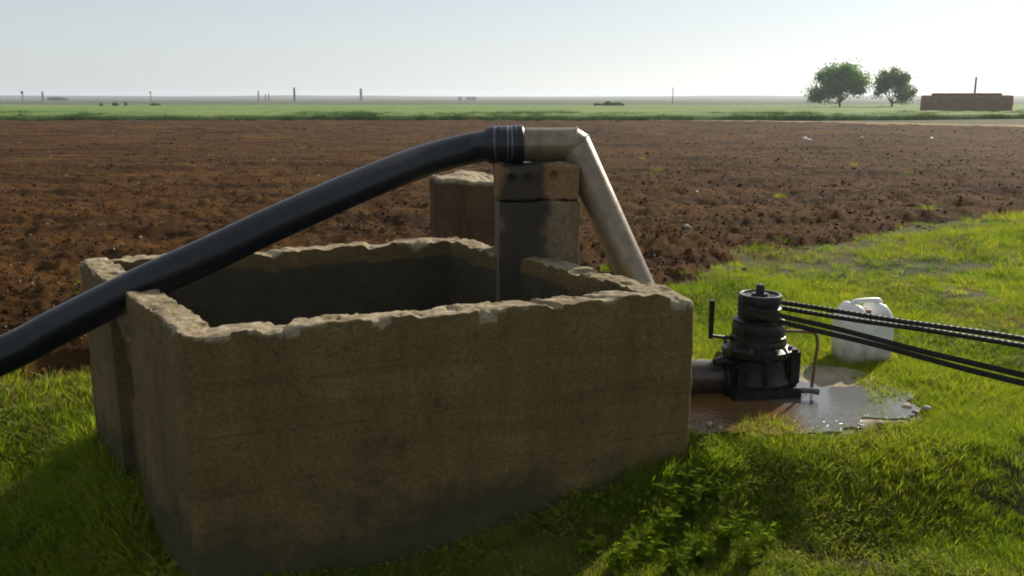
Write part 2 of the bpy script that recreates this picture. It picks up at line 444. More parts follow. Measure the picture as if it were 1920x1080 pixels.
mw, nt, b = new_mat('muddy_water')
b.inputs['Base Color'].default_value = (.085, .045, .018, 1)
c = ramp(nt, noise(nt, 3, 4), [(.3, (.165, .08, .028)), (.7, (.11, .06, .024))])
mr = N(nt, 'ShaderNodeMapRange'); mr.inputs[1].default_value = 1.34; mr.inputs[2].default_value = 1.52
nt.links.new(math_n(nt, 'ADD', pos_xyz(nt)[0], math_n(nt, 'MULTIPLY', math_n(nt, 'SUBTRACT', noise(nt, 5, 3), .5), .3)), mr.inputs[0])
c = mix(nt, mr.outputs[0], c, (.115, .115, .115)); nt.links.new(c, b.inputs['Base Color'])  # grey on the right paints in the sky's reflection
b.inputs['Roughness'].default_value = .06; b.inputs['IOR'].default_value = 1.45
rp = N(nt, 'ShaderNodeMapRange'); rp.inputs[1].default_value = 4.55; rp.inputs[2].default_value = 4.2; nt.links.new(pos_xyz(nt)[1], rp.inputs[0])
bump(nt, b, math_n(nt, 'ADD', math_n(nt, 'MULTIPLY', noise(nt, 14, 3), .12), math_n(nt, 'MULTIPLY', noise(nt, 34, 3), math_n(nt, 'MULTIPLY', rp.outputs[0], 1.0))), 1.0, .012)
M['water'] = mw

# ------------------------------------------------------------------ terrain
def ground_z(x, y):
    x = np.asarray(x, float); y = np.asarray(y, float)
    z = -.52 * np.exp(-.5 * (((x + 2.9) / .95) ** 2 + ((y - 3.95) / .95) ** 2))
    z = z - (.21 + .05 * sstep(.8, -.3, x)) * sstep(4.02, 3.40, y) - .05 * np.exp(-.5 * (((x + .2) / .6) ** 2 + ((y - 3.4) / .3) ** 2))
    r = np.hypot(x, y)
    near = 1 - sstep(14, 30, r)
    pad = np.exp(-.5 * (((x - 1.45) / .75) ** 2 + ((y - 4.75) / .6) ** 2))
    z = z + near * (1 - .9 * np.minimum(1, pad * 1.3)) * ((fbm(x * 1.1, y * 1.1, 2.0, 3) - .5) * .10 + (fbm(x * 5, y * 5, 5.0, 3) - .5) * .05)
    th = np.arctan2(x, y)
    hill = 5.5 * sstep(700, 1700, r) * np.clip(.15 + 1.3 * fbm(th * 5 + 3, th * 0 + .3, 9.0, 3), 0, 1.2)
    und = .5 * sstep(160, 420, r) * (fbm(x * .006, y * .01, 4.0, 3) - .35)
    return z + hill + und

YB_X = np.array([-60, -6, -3.5, -2.3, 0, 1.2, 2.4, 4.06, 7.2, 12, 60])
YB_Y = np.array([5.2, 5.5, 5.9, 6.0, 6.8, 7.4, 8.9, 10.4, 12.6, 15, 30])
def field_near(x, y):
    """signed distance-like: > 0 inside the ploughed field"""
    return y - np.interp(x, YB_X, YB_Y) + (fbm(x * .9, y * .9, 31.0, 4) - .5) * 2.2
YF_X = np.array([-200, 10, 17, 22, 27, 60]); YF_Y = np.array([63, 63, 60, 53, 48, 40])
def field_far(x, y):
    return np.interp(x, YF_X, YF_Y) - y

fine = np.arange(-52, 52.01, .34); coarse = np.arange(56, 304, 4.0)
th = np.radians(np.concatenate([fine, coarse]))
rr = [0.25]
while rr[-1] < 2400: rr.append(rr[-1] * (1.016 if rr[-1] < 18 else 1.05))
rr = np.array(rr)
X = rr[:, None] * np.sin(th); Y = rr[:, None] * np.cos(th)
Z = ground_z(X, Y)
V = np.stack([X, Y, Z], -1).reshape(-1, 3)
F = grid_faces(len(rr), len(th), True)[:, ::-1]
V = np.vstack([V, [0, 0, float(ground_z(0., 0.))]])
j = np.arange(len(th)); j2 = (j + 1) % len(th)
fan = np.stack([np.full(len(th), len(V) - 1), j2, j], -1)
tag(obj('ground', mesh_np('ground', V, [F, fan], M['ground'])), kind='structure')

# ploughed field
def clod_h(x, y):
    r = np.hypot(x, y)
    a = fbm(x * 3.1, y * 3.4, 50.0, 2)
    b_ = vnoise(x * 6, y * 6, 53.0); c_ = vnoise(x * 21, y * 21, 55.0)
    fur = fbm(x * .25, y * 1.15 + .25 * fbm(x * .3, y * .3, 61.0, 2), 58.0, 2)
    lump = (1 - np.abs(2 * b_ - 1)) ** 1.5
    k = 1 - .62 * sstep(9, 30, r)
    k = 1 - .5 * sstep(9, 30, r)
    h = k * (.12 * (a - .5) + .065 * lump + .022 * c_) + .14 * (fur - .5) + .10 * sstep(20, 45, r) * (vnoise(x * 1.7, y * .9, 59.0) - .5)
    h = h + .05 * (1 - sstep(8, 25, r)) * (vnoise(x * 40, y * 40, 57.0) - .4) * .5
    return h
th = np.radians(np.arange(-47, 47.01, .17))
rr = [4.7]
while rr[-1] < 82: rr.append(rr[-1] * 1.0065)
rr = np.array(rr)
X = rr[:, None] * np.sin(th); Y = rr[:, None] * np.cos(th)
m_ = sstep(-.5, .7, field_near(X, Y)) * sstep(-.6, .6, field_far(X, Y))
Z = ground_z(X, Y) + (-.14) * (1 - m_) + m_ * (.05 + clod_h(X, Y))
keep = m_ > 0.0
F = grid_faces(len(rr), len(th))[:, ::-1]
kf = keep.ravel()[F].any(1)
F = F[kf]
used = np.unique(F); remap = np.full(X.size, -1); remap[used] = np.arange(len(used))
V = np.stack([X, Y, Z], -1).reshape(-1, 3)[used]
tag(obj('ploughed_field', mesh_np('ploughed_field', V, remap[F], M['soil'])), kind='structure')

def field_z(x, y):
    m_ = sstep(-.5, .7, field_near(x, y)) * sstep(-.6, .6, field_far(x, y))
    return np.maximum(ground_z(x, y), ground_z(x, y) - .14 * (1 - m_) + m_ * (.05 + clod_h(x, y)))

# dirt track on the far right edge of the field
tx = np.linspace(9, 75, 140); ty = np.interp(tx, [9, 17, 22, 27, 40, 75], [64.5, 61.2, 55.5, 50.5, 44, 30])
wv = np.interp(tx, [9, 17, 22, 30, 75], [.15, 1.6, 2.6, 3.6, 5])
a = np.linspace(-.15, 1, 9)
X = np.repeat(tx[:, None], 9, 1); Y = ty[:, None] + wv[:, None] * a[None] + .5 * (fbm(X * .8, X * 0, 71.0, 3) - .5)
Z = ground_z(X, Y) + .07 + .03 * fbm(X, Y, 73.0, 2)
Z[:, 0] -= .1; Z[:, -1] -= .1
tag(obj('dirt_track', mesh_np('dirt_track', np.stack([X, Y, Z], -1).reshape(-1, 3), grid_faces(140, 9), M['track'])), kind='structure')

# green crop sheet beyond the field
def crop_front(x): return np.interp(x, [-300, 0, 12, 25, 40, 60, 200], [65, 64.5, 64.5, 66, 71, 76, 80]) + 1.2 * (fbm(x * .25, x * 0, 81.0, 3) - .5)
cx = np.arange(-130, 150, .7)
ct = np.concatenate([[0, .12, .3, .6, 1.0, 1.5], np.geomspace(2.2, 130, 34)])
X = np.repeat(cx[None], len(ct), 0); Y = crop_front(cx)[None] + ct[:, None]
lean = (1 + .0 * X)
X = X * (1 + ct[:, None] / 90)
Hc = .40 * sstep(-.05, .5, ct)[:, None] * (1 - .8 * sstep(60, 130, ct))[:, None]
Z = ground_z(X, Y) + .01 + Hc * (.75 + .5 * fbm(X * 1.3, Y * 1.3, 83.0, 3)) + .10 * (fbm(X * .1, Y * .12, 85.0, 2) - .5) * sstep(.5, 3, ct)[:, None]
m, nt, b = new_mat('crop_canopy')
c = ramp(nt, noise(nt, 1, 5, .6, sc=(.06, .16, .2)), [(.3, (.08, .155, .035)), (.5, (.13, .205, .055)), (.7, (.20, .24, .08))])
c = mix(nt, .6, c, ramp(nt, noise(nt, 3.5, 5, .7), [(.3, (.5, .55, .45)), (.7, (1.25, 1.2, 1.1))]), 'MULTIPLY')
nt.links.new(c, b.inputs['Base Color']); b.inputs['Roughness'].default_value = .9; b.inputs['Specular IOR Level'].default_value = .1
tr = N(nt, 'ShaderNodeBsdfTranslucent'); nt.links.new(c, tr.inputs[0])
bump(nt, b, noise(nt, 5, 6, .7), .8, .15)
M['canopy'] = m
tag(obj('crop_field', mesh_np('crop_field', np.stack([X, Y, Z], -1).reshape(-1, 3), grid_faces(len(ct), len(cx)), M['canopy'])), kind='structure')

# ------------------------------------------------------------------ scattering (stuff)
def tuft_mesh(name, n, hmin, hmax, rad, width, mat, lean=.5, dry=0.0, seed=1):
    g = np.random.default_rng(seed)
    V = []; Q = []; T = []; k = 0
    for i in range(n):
        a = g.uniform(0, 2 * math.pi); r = rad * math.sqrt(g.uniform())
        p = np.array([r * math.cos(a), r * math.sin(a), -.01])
        h = g.uniform(hmin, hmax); d = a + g.normal(0, .9)
        dirv = np.array([math.cos(d), math.sin(d), 0]); sd = g.uniform(0, math.pi)
        side = np.array([math.cos(sd), math.sin(sd), 0]) * width * g.uniform(.6, 1.2)
        l = h * lean * g.uniform(.1, 1.2)
        p1 = p + np.array([0, 0, h * .55]) + dirv * l * .3
        p2 = p + np.array([0, 0, h]) + dirv * l * 1.0
        V += [p - side, p + side, p1 + side * .8, p1 - side * .8, p2]
        Q.append((k, k + 1, k + 2, k + 3)); T.append((k + 3, k + 2, k + 4)); k += 5
    return mesh_np(name, V, [np.array(Q), np.array(T)], mat)

def source_coll(name, meshes):
    c = bpy.data.collections.new(name)
    for i, me in enumerate(meshes):
        c.objects.link(bpy.data.objects.new(me.name, me))
    return c

def scatter(name, P, scl, rot, idx, coll, label):
    me = bpy.data.meshes.new(name)
    n = len(P)
    me.vertices.add(n); me.vertices.foreach_set('co', np.asarray(P, np.float32).ravel())
    for nm, ty, arr in (('s_scale', 'FLOAT', scl), ('s_rot', 'FLOAT_VECTOR', rot), ('s_idx', 'INT', idx)):
        at = me.attributes.new(nm, ty, 'POINT')
        if ty == 'FLOAT_VECTOR': at.data.foreach_set('vector', np.asarray(arr, np.float32).ravel())
        else: at.data.foreach_set('value', np.asarray(arr, np.int32 if ty == 'INT' else np.float32))
    me.update()
    o = obj(name, me)
    ng = bpy.data.node_groups.new(name, 'GeometryNodeTree')
    ng.interface.new_socket('Geometry', in_out='INPUT', socket_type='NodeSocketGeometry')
    ng.interface.new_socket('Geometry', in_out='OUTPUT', socket_type='NodeSocketGeometry')
    gi = ng.nodes.new('NodeGroupInput'); go = ng.nodes.new('NodeGroupOutput')
    ip = ng.nodes.new('GeometryNodeInstanceOnPoints'); ci = ng.nodes.new('GeometryNodeCollectionInfo')
    ci.inputs['Collection'].default_value = coll
    ci.inputs['Separate Children'].default_value = True; ci.inputs['Reset Children'].default_value = True
    def na(nm, ty):
        a = ng.nodes.new('GeometryNodeInputNamedAttribute'); a.data_type = ty; a.inputs['Name'].default_value = nm
        return [s for s in a.outputs if s.name == 'Attribute' and s.enabled][0]
    e2r = ng.nodes.new('FunctionNodeEulerToRotation')
    L = ng.links.new
    L(gi.outputs[0], ip.inputs['Points']); L(ci.outputs[0], ip.inputs['Instance'])
    ip.inputs['Pick Instance'].default_value = True
    L(na('s_idx', 'INT'), ip.inputs['Instance Index'])
    L(na('s_rot', 'FLOAT_VECTOR'), e2r.inputs[0]); L(e2r.outputs[0], ip.inputs['Rotation'])
    L(na('s_scale', 'FLOAT'), ip.inputs['Scale'])
    L(ip.outputs[0], go.inputs[0])
    md = o.modifiers.new('scatter', 'NODES'); md.node_group = ng
    return tag(o, label, kind='stuff')

def cand(n, r0, r1, a0, a1):
    """random points, uniform in log distance: near ones denser"""
    r = np.exp(RNG.uniform(math.log(r0), math.log(r1), n)); a = np.radians(RNG.uniform(a0, a1, n))
    return r * np.sin(a), r * np.cos(a)

# tank plan (outer corners) and the slab, used for clearing grass
A = np.array([-1.195, 3.165]); B = np.array([.82, 3.90]); D = np.array([-.33, 5.52]); C = np.array([-2.30, 4.74])
SLAB = np.array([(.70, 4.42), (.90, 4.08), (1.32, 4.05), (1.68, 4.10), (1.98, 4.24), (2.16, 4.60), (2.20, 4.84), (2.06, 5.08), (1.70, 5.24), (1.15, 5.36), (.72, 5.25)])
def in_poly(x, y, P, grow=0):
    P = np.asarray(P); c = P.mean(0)
    if grow: P = P + (P - c) / np.linalg.norm(P - c, axis=1)[:, None] * grow
    ins = np.zeros(np.shape(x), bool); n = len(P)
    for i in range(n):
        x1, y1 = P[i]; x2, y2 = P[(i + 1) % n]
        cnd = ((y1 > y) != (y2 > y)) & (x < (x2 - x1) * (y - y1) / (y2 - y1 + 1e-12) + x1)
        ins ^= cnd
    return ins

tufts = [tuft_mesh('grass_tuft', 34, .03, .085, .055, .0022, M['grass'], .8, seed=10 + i) for i in range(6)]
def clover_mesh(name, n, rad, seed):
    g = np.random.default_rng(seed); V = []; Q = []; k = 0
    for i in range(n):
        a = g.uniform(0, 6.28); r = rad * math.sqrt(g.uniform()); p = np.array([r * math.cos(a), r * math.sin(a), g.uniform(.008, .05)])
        b_ = g.uniform(0, 6.28); l = g.uniform(.009, .022); wd = l * g.uniform(.35, .5); tl = g.uniform(-.3, .6)
        dv = np.array([math.cos(b_), math.sin(b_), tl]); sd = np.array([-math.sin(b_), math.cos(b_), g.uniform(-.3, .3)])
        V += [p, p + dv * l * .55 + sd * wd, p + dv * l, p + dv * l * .55 - sd * wd]; Q.append((k, k + 1, k + 2, k + 3)); k += 4
    return mesh_np(name, V, np.array(Q), M['grass'], smooth=False)
tufts += [tuft_mesh('dry_tuft', 22, .03, .09, .06, .0018, M['dry'], .9, seed=30)]
tufts += [clover_mesh('low_herb', 46, .075, 70 + i) for i in range(3)]
for i, me_ in enumerate(tufts): me_.name = 'tuft_%02d' % i
gc = source_coll('grass_source', tufts)
x, y = cand(130000, 1.7, 16, -44, 44)
z = ground_z(x, y)
fn = field_near(x, y)
patch = fbm(x * .8, y * .8, 91.0, 4)
worn = np.exp(-.5 * (((x - 3.6) / 2.2) ** 2 + ((y - 8.6) / .55) ** 2)) + 1.3 * np.exp(-.5 * (((x - 1.40) / .20) ** 2 + ((y - 3.30) / .12) ** 2)) + 1.2 * np.exp(-.5 * (((x + 2.1) / .42) ** 2 + ((y - 3.28) / .24) ** 2))
dens = sstep(.45, -.65, fn) * np.clip(sstep(.22, .46, patch) + .25, 0, 1) * np.clip(1 - .85 * worn, 0.04, 1)
dens *= np.where(np.hypot(x, y) > 9, .8, 1)
ok = (RNG.uniform(size=len(x)) < dens) & ~in_poly(x, y, [A, B, D, C], .02) & (~in_poly(x, y, SLAB, -.05) | (~in_poly(x, y, SLAB, -.22) & (fbm(x * 5, y * 5, 96.0, 3) > .56)))
x, y, z, patch = x[ok], y[ok], z[ok], patch[ok]
r = np.hypot(x, y)
s = .70 * RNG.uniform(.65, 1.35, len(x)) * (.75 + .9 * np.clip(patch - .3, 0, 1)) * (1 + .06 * np.clip(r - 4, 0, 10))
s *= 1 + .55 * np.exp(-.5 * (((x + 2.7) / .7) ** 2 + ((y - 4.2) / .9) ** 2))
rot = np.stack([RNG.normal(0, .12, len(x)), RNG.normal(0, .12, len(x)), RNG.uniform(0, 6.28, len(x))], -1)
idx = np.where(RNG.uniform(size=len(x)) < .05 + .35 * sstep(.56, .72, fbm(x * 1.1 + 5, y * 1.4, 94.0, 3)) + .12 * np.exp(-((x - 1.4) ** 2 + (y - 3.3) ** 2) / .2), 6, np.where(RNG.uniform(size=len(x)) < .10 + .45 * sstep(.45, .62, fbm(x * 1.6, y * 1.6, 93.0, 3)), RNG.integers(7, 10, len(x)), RNG.integers(0, 6, len(x))))
def seg_d(x, y, p, q):
    d = q - p; t = np.clip(((x - p[0]) * d[0] + (y - p[1]) * d[1]) / (d @ d), 0, 1)
    return np.hypot(x - p[0] - t * d[0], y - p[1] - t * d[1])
s *= 1 + .55 * np.exp(-(np.minimum(seg_d(x, y, A, B), seg_d(x, y, C, A)) / .14) ** 2)
s *= .7 + .7 * fbm(x * 3, y * 3, 99.0, 2)
scatter('grass', np.stack([x, y, z], -1), s, rot, idx, gc, 'short green grass growing round the tank and the pump')

# soil clods and small stones in the field
def clod_mesh(name, seed, mat, sq=.7):
    bm = bmesh.new(); bmesh.ops.create_icosphere(bm, subdivisions=2, radius=1)
    V = np.array([v.co[:] for v in bm.verts]); T = np.array([[v.index for v in f.verts] for f in bm.faces]); bm.free()
    n = fbm(V[:, 0] * 1.3 + seed, V[:, 1] * 1.3, V[:, 2] * 1.3 + seed, 3)
    V = V * (.45 + 1.1 * n)[:, None]; V[:, 2] *= sq
    return mesh_np(name, V, T, mat, smooth=False)
clods = [clod_mesh('clod', 3.1 * i, M['clod']) for i in range(6)] + [clod_mesh('pale_stone_bit', 5.5, M['stone'], .6), clod_mesh('pale_stone_bit', 8.5, M['stone'], .6)]
cc = source_coll('clod_source', clods)
x, y = cand(64000, 4.9, 64, -44, 44)
fn = field_near(x, y)
ok = (fn > -.5) & (field_far(x, y) > .1) & (RNG.uniform(size=len(x)) < sstep(-.6, .5, fn) * (.35 + .9 * sstep(.3, .6, fbm(x * .5, y * .8, 95.0, 3)))) & ~in_poly(x, y, [A, B, D, C], .02)
x, y = x[ok], y[ok]; r = np.hypot(x, y)
s = np.exp(RNG.normal(-4.8, .45, len(x))) * (1 + r / 70)
z = field_z(x, y) + s * .15
rot = RNG.uniform(0, 6.28, (len(x), 3)) * np.array([.15, .15, 1])
idx = np.where(RNG.uniform(size=len(x)) < .15, RNG.integers(6, 8, len(x)), RNG.integers(0, 6, len(x)))
s = np.where(idx > 5, s * .6, s)
scatter('soil_clods', np.stack([x, y, z], -1), s, rot, idx, cc, 'loose clods and pebbles lying over the ploughed soil')

# sparse weeds among the clods
x, y = cand(480, 5.5, 32, -44, 44)
fn = field_near(x, y)
ok = (fn > -.2) & (RNG.uniform(size=len(x)) < .10 + .9 * sstep(2.0, -.1, fn)) & ~in_poly(x, y, [A, B, D, C], .02)
x, y = x[ok], y[ok]
rot = np.stack([x * 0, x * 0, RNG.uniform(0, 6.28, len(x))], -1)
scatter('field_weeds', np.stack([x, y, field_z(x, y)], -1), RNG.uniform(.5, 1.2, len(x)) * (1 + np.hypot(x, y) * .02), rot, RNG.choice([0, 1, 2, 6], len(x)), gc, 'sparse weeds sprouting between the clods')

# crop fringe
ctu = [tuft_mesh('crop_tuft', 40, .25, .62, .32, .016, M['crop'], .5, seed=60 + i) for i in range(4)]
ccol = source_coll('crop_source', ctu)
n = 9000
x = RNG.uniform(-62, 66, n); dd = RNG.uniform(0, 1, n) ** 2 * 12
y = crop_front(x) + dd - .25
z = ground_z(x, y) + np.where(dd > .6, .12, 0)
s = .72 * RNG.uniform(.6, 1.1, n) * (.5 + .9 * fbm(x * .3, y * .12, 97.0, 3)) * (.6 + .8 * fbm(x * 1.1, y * .5, 98.0, 2))
rot = np.stack([x * 0, x * 0, RNG.uniform(0, 6.28, n)], -1)
scatter('crop_fringe', np.stack([x, y, z], -1), s, rot, RNG.integers(0, 4, n), ccol, 'dark green leafy front edge of the far crop')

# ------------------------------------------------------------------ concrete water tank
tank = thing('water_tank', 'open rectangular concrete water tank with chipped sunlit rim beneath the hose', 'water tank', (0, 0, 0))
TOP = .767; T_W = .135
corners = [A, B, D, C]
def inset(P, t):
    out = []
    n = len(P)
    for i in range(n):
        p0, p1, p2 = P[i - 1], P[i], P[(i + 1) % n]
        d1 = (p1 - p0) / np.linalg.norm(p1 - p0); d2 = (p2 - p1) / np.linalg.norm(p2 - p1)
        n1 = np.array([-d1[1], d1[0]]); n2 = np.array([-d2[1], d2[0]])
        k = t / (1 + n1 @ n2)
        out.append(p1 + (n1 + n2) * k)
    return out
inner = inset(corners, T_W)
O = []; I = []; E = []; FR = []; LEN = []
for e in range(4):
    p, q = corners[e], corners[(e + 1) % 4]; pi, qi = inner[e], inner[(e + 1) % 4]
    L_ = np.linalg.norm(q - p); n = int(L_ / (.0125 if e in (0, 3) else .016))
    f = np.arange(n) / n
    O.append(p + f[:, None] * (q - p)); I.append(pi + f[:, None] * (qi - pi)); E.append(np.full(n, e)); FR.append(f * L_); LEN.append(np.full(n, L_))
O = np.vstack(O); I = np.vstack(I); E = np.concatenate(E); FR = np.concatenate(FR); LEN = np.concatenate(LEN)
for it in range(7):
    O = .5 * O + .25 * (np.roll(O, 1, 0) + np.roll(O, -1, 0))
S = len(O)
sidx = np.cumsum(np.linalg.norm(O - np.roll(O, 1, 0), axis=1))
# notch in the left wall (edge 3 runs from C to A): distance from A
dA = LEN - FR
slot = (E == 3) & (dA > .86) & (dA < 1.22)
Ht = TOP + .022 * (fbm(sidx * 1.6, sidx * 0, 101.0, 2) - .5) + .012 * (fbm(sidx * 11, sidx * 0, 103.0, 3) - .5)
dcA = np.hypot(O[:, 0] - A[0], O[:, 1] - A[1]); dcB = np.hypot(O[:, 0] - B[0], O[:, 1] - B[1])
Ht -= .006 * np.exp(-(dcA / .16) ** 2)
Ht -= .03 * np.exp(-(dcB / .15) ** 2)
def cells(a, b, z):   # angular, uninterpolated cells with ragged borders
    return _hash(np.floor(a + 1.1 * fbm(a * .7, b * .7, z, 2)), np.floor(b + 1.1 * fbm(a * .7 + 9, b * .7, z + 1, 2)), np.zeros(np.shape(a)))
for s0_, w_, d_ in ((.33, .05, .022), (.95, .09, .016), (1.48, .035, .026), (1.74, .06, .018), (2.75, .07, .03), (3.6, .05, .022), (4.6, .10, .03), (5.3, .06, .03)):
    Ht -= .6 * d_ * sstep(w_, w_ * .55, np.abs(sidx - s0_ + .02 * fbm(sidx * 40, sidx * 0, 123.0, 2)))
Ht[slot] = .50 + .05 * (fbm(sidx[slot] * 14, sidx[slot] * 0, 107.0, 3) - .5)
zs = np.concatenate([[-.9, -.6], np.linspace(-.4, .60, 56), np.linspace(.615, 1, 1)[:0]])
# section rows: outer up, across the top, inner down
up = np.linspace(0, 1, 64) ; upz = -.95 + (up ** .55) * .95  # helper: relative z below the rim, dense near the rim
rowsA = np.zeros(64); rows_rel = -(1 - up) ** 1.35 * 1.6
topA = np.linspace(0, 1, 14)[1:-1]
inn = rows_rel[::-1]
a_ = np.concatenate([rowsA, topA, np.ones(64)]); rel = np.concatenate([rows_rel, np.zeros(12), inn])
K = len(a_)
Xs = np.repeat((a_ * T_W)[None], S, 0); Zs = Ht[:, None] + rel[None]
nzr = fbm(np.repeat(sidx[:, None], K, 1) * 7, a_[None] * 2 + np.zeros((S, 1)), 111.0, 4)
rr_ = .003 + .045 * np.clip((nzr - .46) / .34, 0, 1) ** 1.3
cl = cells(np.repeat(sidx[:, None], K, 1) * 15, (a_[None] > .5) * 3.0 + np.zeros((S, 1)), 115.0)
cl2 = cells(np.repeat(sidx[:, None], K, 1) * 5.3, (a_[None] > .5) * 3.0 + np.zeros((S, 1)), 119.0)
rr_ = .004 + .35 * (rr_ - .003) * (cl > .6) + .050 * (np.clip(.45 * cl + .55 * cl2 - .58, 0, 1) / .42) ** 1.4
rr_ = rr_ + .03 * np.exp(-(dcB / .12) ** 2)[:, None]
rr_ = np.minimum(rr_, T_W * .42)
qx = np.clip(Xs, rr_, T_W - rr_); qz = np.minimum(Zs, Ht[:, None] - rr_)
dx = Xs - qx; dz = Zs - qz; ln = np.hypot(dx, dz); lnm = np.maximum(ln, 1e-9)
X2 = qx + dx / lnm * rr_; Z2 = qz + dz / lnm * rr_
fA = X2 / T_W
pos = O[:, None] + fA[..., None] * (I - O)[:, None]
# recessed outer face in the slot, with a square pocket
rec = np.where(slot[:, None] & (a_[None] < .5), .05, 0)
pocket = slot[:, None] & (a_[None] < .5) & (Z2 > .185) & (Z2 < .36) & (np.abs(dA[:, None] - 1.10) < .09)
rec = rec + pocket * .055
tang = np.roll(O, -1, 0) - np.roll(O, 1, 0); tang /= np.linalg.norm(tang, axis=1)[:, None]
nin = np.stack([-tang[:, 1], tang[:, 0]], -1)
P3 = np.concatenate([pos + rec[..., None] * nin[:, None], Z2[..., None]], -1)
out_n = np.where(a_ < .5, -1.0, 1.0)[None]
f = (fbm(P3[..., 0] * 20, P3[..., 1] * 20, P3[..., 2] * 20, 3) - .5) * .010 + (fbm(P3[..., 0] * 3, P3[..., 1] * 3, P3[..., 2] * 3, 3) - .5) * .014
P3[..., :2] += (f * out_n)[..., None] * nin[:, None]
P3[..., 2] += ((rel > -.01)[None]) * ((fbm(P3[..., 0] * 34, P3[..., 1] * 34, 113.0, 3) - .5) * .012 - .014 * cells(P3[..., 0] * 17, P3[..., 1] * 17, 117.0) ** 2)
F = grid_faces(K, S, True)
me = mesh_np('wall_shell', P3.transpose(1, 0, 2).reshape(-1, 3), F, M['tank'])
me.set_sharp_from_angle(angle=R(50))
at = me.attributes.new('broken_sunlit', 'FLOAT', 'POINT')
brk_sunlit = np.clip((Zs > Ht[:, None] - rr_ * 1.1) * np.clip((rr_ - .006) / .018, 0, 1) + ((rel > -1e-6)[None]) * (.45 + .55 * np.clip((fbm(np.repeat(sidx[:, None], K, 1) * 9, a_[None] * 1.5 + np.zeros((S, 1)), 121.0, 3) - .32) / .25, 0, 1)), 0, 1)
at.data.foreach_set('value', brk_sunlit.T.astype(np.float32).ravel())
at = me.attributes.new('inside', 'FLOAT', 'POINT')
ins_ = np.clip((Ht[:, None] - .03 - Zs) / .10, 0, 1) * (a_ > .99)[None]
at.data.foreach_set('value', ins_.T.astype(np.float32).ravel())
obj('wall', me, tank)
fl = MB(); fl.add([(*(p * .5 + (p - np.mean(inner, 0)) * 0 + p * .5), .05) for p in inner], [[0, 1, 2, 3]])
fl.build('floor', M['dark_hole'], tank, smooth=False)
# pale square patch of render near the right end of the front face
dAB = (B - A) / np.linalg.norm(B - A)
nout = np.array([dAB[1], -dAB[0]])
P, Q = rough_box(.25, .02, .155, .012, .003, .012, 21, .006, .003)
ang = math.atan2(dAB[1], dAB[0])
pm = mesh_np('plaster_patch', P, Q, M['slab'])
M['patch'] = concrete('patch_render', (.205, .135, .054), (.130, .083, .033), None, .2)
pm.materials[0] = M['patch']
pc = A + dAB * (np.linalg.norm(B - A) - .19) + nout * -.0075
o = obj('plaster_patch', pm, tank, (pc[0], pc[1], .525)); o.rotation_euler = (0, 0, ang)

# ------------------------------------------------------------------ pillar and the block on it
PX, PY = .13, 4.96
pil = thing('support_pillar', 'square concrete pillar with wet dark streak rising from the far corner of the tank', 'pillar', (PX, PY, 0), R(4))
P, Q = rough_box(.425, .40, 1.065, .016, .006, .045, 5, .012, .006)
P[:, 2] -= 0.0
obj('shaft', mesh_np('shaft', P, Q, M['pillar']), pil)
P, Q = rough_box(.45, .42, .195, .010, .012, .075, 9, .014, .009, holes=[(-.135, .120, .022, .027, .024), (-.05, .112, .020, .027, .02), (.085, .128, .022, .028, .024)])
blk = obj('support_block', mesh_np('support_block', P, Q, M['block']), None, (PX - .003, PY, 1.065)); blk.rotation_euler = (0, 0, R(2))
tag(blk, 'worn holed stone block on top of the concrete pillar, under the steel pipe', 'stone block')

# squat stump behind the tank
st = thing('concrete_stump', 'squat brown concrete stump with crumbled top painted sunlit pale behind the tank', 'stump', (-.27, 6.72, -.02), R(-24))
tt = np.linspace(0, 2 * math.pi, 90, endpoint=False); hh_ = np.concatenate([np.linspace(-.2, 1.02, 40), [1.045, 1.055]]); rk = np.concatenate([np.ones(41), [.965]])
fr_ = np.linspace(.92, 0.02, 12)
hh_ = np.concatenate([hh_, np.full(12, 1.055)]); rk = np.concatenate([rk, fr_])
rad_ = .345 * (1 + .10 * (fbm(np.cos(tt) * 1.2 + 3, np.sin(tt) * 1.2, 4.0, 3) - .5) * 2)
Px_ = rk[:, None] * rad_[None] * np.cos(tt)[None]; Py_ = rk[:, None] * rad_[None] * np.sin(tt)[None] * .95; Pz_ = hh_[:, None] + 0 * Px_
nn_ = (fbm(Px_ * 9, Py_ * 9, Pz_ * 9, 3) - .5) * .05 * (rk > .9)[:, None]
Px_ = Px_ * (1 + nn_ * 1.3); Py_ = Py_ * (1 + nn_ * 1.3)
Pz_ = Pz_ + (hh_ > 1.0)[:, None] * ((fbm(Px_ * 5, Py_ * 5, 8.0, 3) - .5) * .06 - .03 * cells(Px_ * 8, Py_ * 8, 12.0) ** 2)
P = np.stack([Px_, Py_, Pz_], -1).reshape(-1, 3)
sm_ = mesh_np('body', P, grid_faces(len(hh_), 90, True), M['stump']); sm_.set_sharp_from_angle(angle=R(45))
at = sm_.attributes.new('broken_sunlit', 'FLOAT', 'POINT'); at.data.foreach_set('value', np.repeat((hh_ > 1.03).astype(np.float32), 90))  # stump top gets the same paler colour, painted as sunlit
obj('body', sm_, st)

